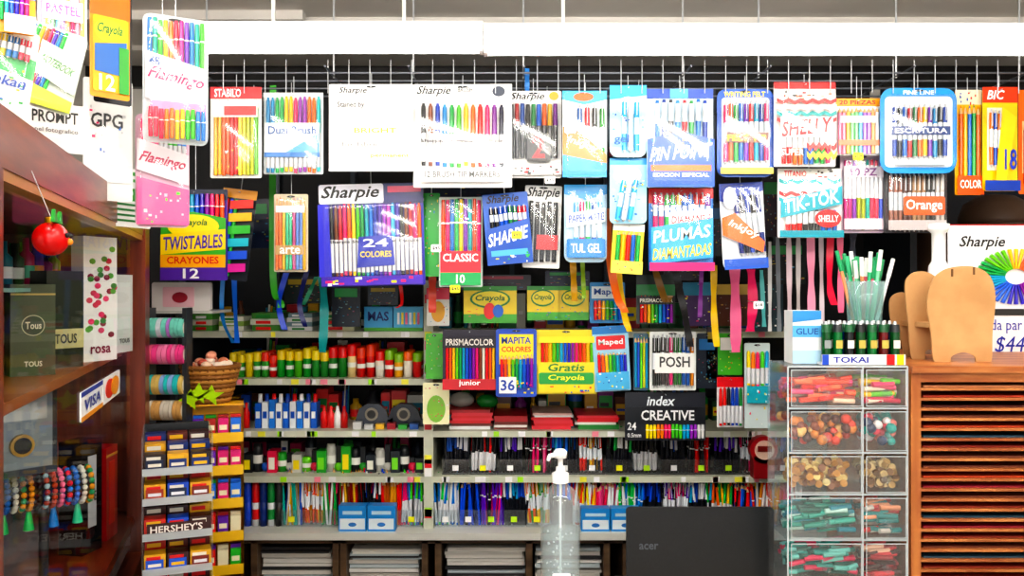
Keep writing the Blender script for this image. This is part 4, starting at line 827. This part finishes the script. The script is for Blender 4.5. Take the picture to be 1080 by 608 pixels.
cont = [(['F05020', 'F08058', 'E85888', 'F0D0B8', 'E02818', 'A03818'], 'rod'), (['F05888', '70C030', 'F0C820', 'C83058', 'F0E0D0'], 'rod'),
        (['804020', 'D08838', '502010', 'E8C080', 'D04828'], 'ball'), (['F0E8E8', '18A098', 'E89088', '283858', 'D03858'], 'ball'),
        (['B88838', '805020', 'A87830', 'E0C888'], 'coin'), (['A88850', 'D0B888', '705028'], 'coin'),
        (['108878', '40A898', '105850', 'C0E0D8', '208898'], 'rod'), (['B03030', '308080', 'E0A080', 'C8C0B8'], 'rod'),
        (['188880', '70B8B0', 'D04068', '105850'], 'rod'), (['902030', 'D05058', 'E8C0A8', '402828'], 'rod'), (['808890', '40484C'], 'coin'), (['808890', '40484C'], 'coin')]
mb = MB()
for i in range(6):
    for j, (a, b) in enumerate(((xa, xb), (xb, xc))):
        cl, kind = cont[i*2+j]; zb_ = rows[i+1]+.006; hh = (rows[i]-rows[i+1])
        nn = int(110*(b-a)/.137) if i < 5 else 16
        if kind == 'coin': nn = int(nn*1.5)
        for q in range(nn):
            x = R.uniform(a+.014, b-.014); y = R.uniform(d+.008, d+.08); z = zb_+.006+R.uniform(0, hh*(.55 if i != 0 else .5)); c = M(R.choice(cl))
            if kind == 'rod':
                g = R.uniform(-.5, .5); l = min(.02, x-a-.006, b-x-.006); mb.cyl((x-l, y, z), (x+l, y+abs(l*g), z+R.uniform(-.004, .006)), .0048, .0048, c, 8)
            elif kind == 'ball': mb.ball((x, y+.003, z+.004), R.uniform(.007, .010), c, n=6)
            else: mb.cyl((x, y, z), (x, y+.004, z+R.uniform(-.002, .003)), .0068, .0068, c, 10)
mb.obj('contents', parent=tw)
z0 = ztop+.002
mb = MB(); a, b = X(836, 1.6), X(866, 1.6); h = Z(328, 1.6)-z0
mb.box(a, 1.6, z0, b, 1.65, z0+h, M('E8EEF2')); mb.box(a, 1.599, z0+h*.5, b, 1.6, z0+h*.72, M('70B8E8')); mb.text('GLUE', a+.006, z0+h*.55, b-.006, z0+h*.67, 1.5985, M('2060A0')); mb.box(a, 1.599, z0, b, 1.6, z0+h*.25, M('B8D8EC')); mb.prism([(a, z0+h*.78), (b, z0+h*.84), (b, z0+h), (a, z0+h)], 1.599, 1.6, M('4898D0'))
mb.obj('glue_stick_box')
mb = MB(); a, b = X(865, 1.58)+.001, X(953, 1.58)
mb.box(a, 1.575, z0, b, 1.66, z0+.004, M('D8DCE0')); mb.box(a, 1.572, z0, b, 1.575, z0+.019, M('F0F2F4')); mb.text('TOKAI', a+.02, z0+.004, a+.085, z0+.015, 1.5712, M('1830A0')); mb.box(b-.035, 1.5715, z0, b-.02, 1.572, z0+.019, M('D02028')); mb.box(a, 1.5715, z0, a+.012, 1.572, z0+.019, M('2858B8')); mb.box(b-.016, 1.5715, z0, b-.003, 1.572, z0+.019, M('F0D020'))
for j in range(3):
    for i in range(7):
        x = a+.013+i*.0213; y = 1.588+j*.022; c = R.choice(['0C6834', '143C80', '0C7034', '101418', '084820', '601018', '101820'])
        mb.cyl((x, y, z0+.004), (x, y, z0+.06), .0088, .0088, M(c, .12), 12); mb.cyl((x, y, z0+.06), (x, y, z0+.074), .0092, .008, M(R.choice(['101014', '282C30', '205838'])), 12); mb.cyl((x, y, z0+.074), (x, y, z0+.08), .004, .003, METAL, 8)
        mb.box(x-.006, y-.0095, z0+.03, x+.006, y-.0085, z0+.045, M(R.choice(['D8D8D0', 'C0B060', '889090'])))
mb.obj('lighter_display_tray')
mb = MB(); cx, cy = X(914, 1.7), 1.71; zc = z0
mb.box(cx-.05, cy-.035, zc, cx+.05, cy+.035, zc+.07, M('C8CCC8')); zc += .0705
mb.lathe((cx, cy, zc), [(.0001, 0), (.032, 0), (.038, .085), (.0365, .085), (.031, .003)], clear('cup_plastic', 'D8F0F0', .25, .1, .04, .3, 'C8E8E8'), 20)
for i in range(30):
    an = R.uniform(0, 6.28); q = R.uniform(0, .024); t = R.uniform(.3, 1); x, y = cx+q*math.cos(an), cy+q*math.sin(an)
    c = R.choice(['50B888', 'F0F4F0', '90D8B0', '309868', 'F8F8F8', '70C0C8', 'E8A078', 'B0D850', 'E87088', '3880B0'])
    p1 = Vector((x+.035*q/.024*math.cos(an), y+.02*math.sin(an), zc+.115+.03*t)); p0 = Vector((x, y, zc+.004))
    mb.cyl(p0, p1, .0036, .0036, M(c), 7); mb.cyl(p0.lerp(p1, .72), p1+(p1-p0)*.01, .0044, .004, M(R.choice([c, 'F0F4F0', '309868'])), 7)
mb.obj('pen_cup')
mb = MB()
zf = Z(386, 1.56)
def cp(pts, dd): return [(X(a, dd), max(Z(b, dd), zf)) for a, b in pts]
def smooth(pts, n=6):
    out = []; N = len(pts)
    for i in range(N):
        p0, p1, p2, p3 = pts[i-1], pts[i], pts[(i+1) % N], pts[(i+2) % N]
        for k in range(n):
            f = k/n; out.append(tuple(.5*(2*p1[j]+(-p0[j]+p2[j])*f+(2*p0[j]-5*p1[j]+4*p2[j]-p3[j])*f*f+(-p0[j]+3*p1[j]-3*p2[j]+p3[j])*f**3) for j in (0, 1)))
    return out
front = smooth([(986, 384), (982, 350), (978, 320), (984, 296), (998, 284), (1024, 281), (1043, 290), (1050, 312), (1047, 350), (1045, 384), (1031, 385), (1028, 376), (1016, 372), (1004, 376), (1001, 385)])
mid = smooth([(962, 381), (958, 340), (955, 312), (956, 295), (966, 287), (980, 288), (992, 300), (1004, 340), (1002, 380), (988, 381), (984, 370), (976, 371), (975, 381)])
back = smooth([(942, 350), (938, 322), (943, 311), (956, 310), (966, 330), (968, 377), (956, 378), (950, 360)])
mb.prism(cp(front, 1.64), 1.64, 1.644, CARD); mb.prism(cp(mid, 1.70), 1.70, 1.704, CARD); mb.prism(cp(back, 1.76), 1.76, 1.764, CARD)
mb.box(X(975, 1.66), 1.644, Z(345, 1.68), X(1000, 1.66), 1.76, Z(340, 1.68), CARD); mb.box(X(1000, 1.66), 1.644, Z(350, 1.68), X(1003, 1.66), 1.76, Z(330, 1.68), CARD)
for pp in ((1003, 284), (1026, 282)): mb.box(X(pp[0], 1.64), 1.6385, Z(pp[1]+8, 1.64), X(pp[0]+2, 1.64), 1.6398, Z(pp[1], 1.64), M('6A4A2A'))
mb.obj('cardboard_animal_figure')
mb = MB(); d = 1.9; a, b = X(1000, d), X(1130, d); zt = Z(237, d); zb = zf
mb.rrect(a, zb, b, zt, .01, d, d+.003, M('F4F4F6', .5))
mb.text('Sharpie', X(1012, d), Z(264, d), X(1060, d), Z(249, d), d-.001, M('202020'), .3)
wc = (X(1070, d), Z(292, d))
for i in range(36):
    an = i*2*math.pi/36; c = M(RB[i*10//36]); r0, r1 = .025, .088
    mb.cyl((wc[0]+r0*math.cos(an), d-.006, wc[1]+r0*.7*math.sin(an)), (wc[0]+r1*math.cos(an), d-.006, wc[1]+r1*.7*math.sin(an)), .0022, .0045, c, 6)
mb.box(a, d-.001, Z(238, d), b, d, zt, M('D02030')); mb.box(X(1005, d), d-.0015, Z(333, d), b, d-.0005, Z(326, d), M('282828'))
mb.text('Cada par tuyo', X(1030, d), Z(352, d), X(1105, d), Z(337, d), d-.001, M('2838A0'), 0, 0, False); mb.text('$445', X(1050, d), Z(374, d), X(1090, d), Z(355, d), d-.001, M('2838A0'), .2, 0, False)
mb.box(a+.05, d+.003, zb, a+.06, d+.05, zt-.1, M('E8E8E8'))
mb.obj('marker_poster')
mb = MB(); p = W(990, 290, 1.84); mb.lathe((p.x, p.y, zf), [(.0001, 0), (.026, 0), (.026, .13), (.02, .19), (.014, .2), (.014, .26), (.02, .265), (.022, .28), (.0001, .282)], M('E8ECEC'), 18)
mb.obj('white_spray_bottle')
mb = MB(); x0 = X(1010, 2.35); z1 = Z(238, 2.4)
mb.box(x0, 2.35, 0, XR-.01, 2.8, z1, M('6E5848', .5)); mb.box(x0+.02, 2.345, z1-.3, XR-.03, 2.35, z1-.03, M('8A7460'))
mb.obj('storage_cabinet')
mb = MB(); hx = X(1060, 2.45); mb.lathe((hx, 2.5, z1), [(.0001, 0), (.1, 0), (.1, .03), (.085, .07), (.05, .092), (.0001, .1)], M('5A4638', .5), 20); mb.lathe((hx, 2.47, z1), [(.0001, .001), (.115, .001), (.11, .008), (.0001, .01)], M('4A382C', .5), 20)
mb.obj('brown_cap')

# ---------------- front desk, laptop, bottle ----------------
mb = MB()
mb.box(-.5, 1.35, DESK-.03, .715, 1.89, DESK, M('B8A890', .4)); mb.box(-.48, 1.37, 0, .7, 1.39, DESK-.03, M('8A7A68', .5))
for x in (-.49, .68): mb.box(x, 1.39, 0, x+.02, 1.88, DESK-.03, M('8A7A68', .5))
mb.obj('service_counter')
lp = empty('laptop', (X(738, 1.68), 1.68, DESK)); w = .145; zt = Z(535, 1.68)-DESK
mb = MB(); mb.rrect(-w, .014, w, zt, .008, -.004, .003, noisy('laptop_black', '0A0C10', '101216', (1, 1, 1), 200, .4)); mb.text('acer', -.12, zt-.083, -.082, zt-.071, -.0045, M('585C64', .3, .5))
mb.rrect(-w+.006, .022, w-.006, zt-.006, .004, .003, .0036, M('20242C', .15)); mb.obj('lid', parent=lp)
mb = MB(); mb.box(-w, .0, .003, w, .2, .016, M('15171C', .4)); mb.box(-w+.015, .02, .016, w-.015, .11, .018, M('0A0A0C', .5)); mb.box(-.04, .13, .016, .04, .18, .0165, M('24262C', .3))
mb.cyl((-w*.8, .004, .016), (w*.8, .004, .016), .006, .006, M('101216'), 10); mb.box(-w+.01, .01, 0, -w+.03, .03, .003, M('0A0A0C')); mb.box(w-.03, .01, 0, w-.01, .03, .003, M('0A0A0C')); mb.obj('base', parent=lp)
bd = 1.5; bx = X(591, bd); hb = Z(527, bd)-DESK; r = .0345
bt = empty('hand_sanitizer_bottle', (bx, bd, DESK))
mb = MB()
BOT = clear('bottle_plastic', 'F0F6F8', .14, .05, .05, .5); GEL = clear('gel', 'E4EEF0', .16, .2, .02, .2)
mb.lathe((0, 0, 0), [(.0001, .001), (r-.004, .0), (r, .006), (r, hb-.02), (r*.97, hb), (r*.8, hb+.014), (r*.45, hb+.024), (.013, hb+.028), (.013, hb+.034)], BOT, 28)
mb.lathe((0, 0, 0), [(.0001, .004), (r-.003, .004), (r-.003, hb-.05), (.0001, hb-.05)], GEL, 24)
for i in range(50):
    an = R.uniform(0, 6.28); q = R.uniform(0, r-.008); mb.ball((q*math.cos(an), q*math.sin(an), R.uniform(.12, hb-.055)), R.uniform(.0012, .0028), M('FFFFFF', .1), n=4)
mb.rrect(-.016, .06, .016, .16, .003, -r-.0015, -r-.0005, M('E8ECEE', .3)); mb.obj('bottle', parent=bt)
mb = MB(); zz = hb+.03; wm = M('F6F6F6', .3)
mb.lathe((0, 0, zz), [(.015, 0), (.015, .016), (.008, .02), (.008, .027), (.0045, .028), (.0045, .042), (.011, .043), (.012, .054), (.008, .058), (.0001, .059)], wm, 20)
mb.cyl((0, 0, zz+.05), (-.02, -.02, zz+.05), .0055, .004, wm, 10); mb.cyl((-.02, -.02, zz+.05), (-.023, -.023, zz+.042), .004, .003, wm, 8)
mb.cyl((0, 0, .01), (0, 0, zz), .0022, .0022, M('F0F4F4', .3), 8); mb.obj('pump', parent=bt)

# ---------------- world, camera ----------------
w = bpy.data.worlds.new('World'); sc.world = w; w.use_nodes = True
bg = w.node_tree.nodes['Background']; bg.inputs['Color'].default_value = (1, .98, .95, 1); bg.inputs['Strength'].default_value = 1.6
cam = bpy.data.cameras.new('Camera'); cam.lens = 30; cam.sensor_width = 36; cam.clip_start = .02
co = bpy.data.objects.new('Camera', cam); sc.collection.objects.link(co)
co.location = (0, 0, CH); co.rotation_euler = (math.radians(90), 0, 0)
sc.camera = co
sc.view_settings.view_transform = 'Standard'
for lk in ('Medium High Contrast', 'Standard - Medium High Contrast'):
    try:
        sc.view_settings.look = lk; break
    except Exception: pass
sc.view_settings.exposure = -.05
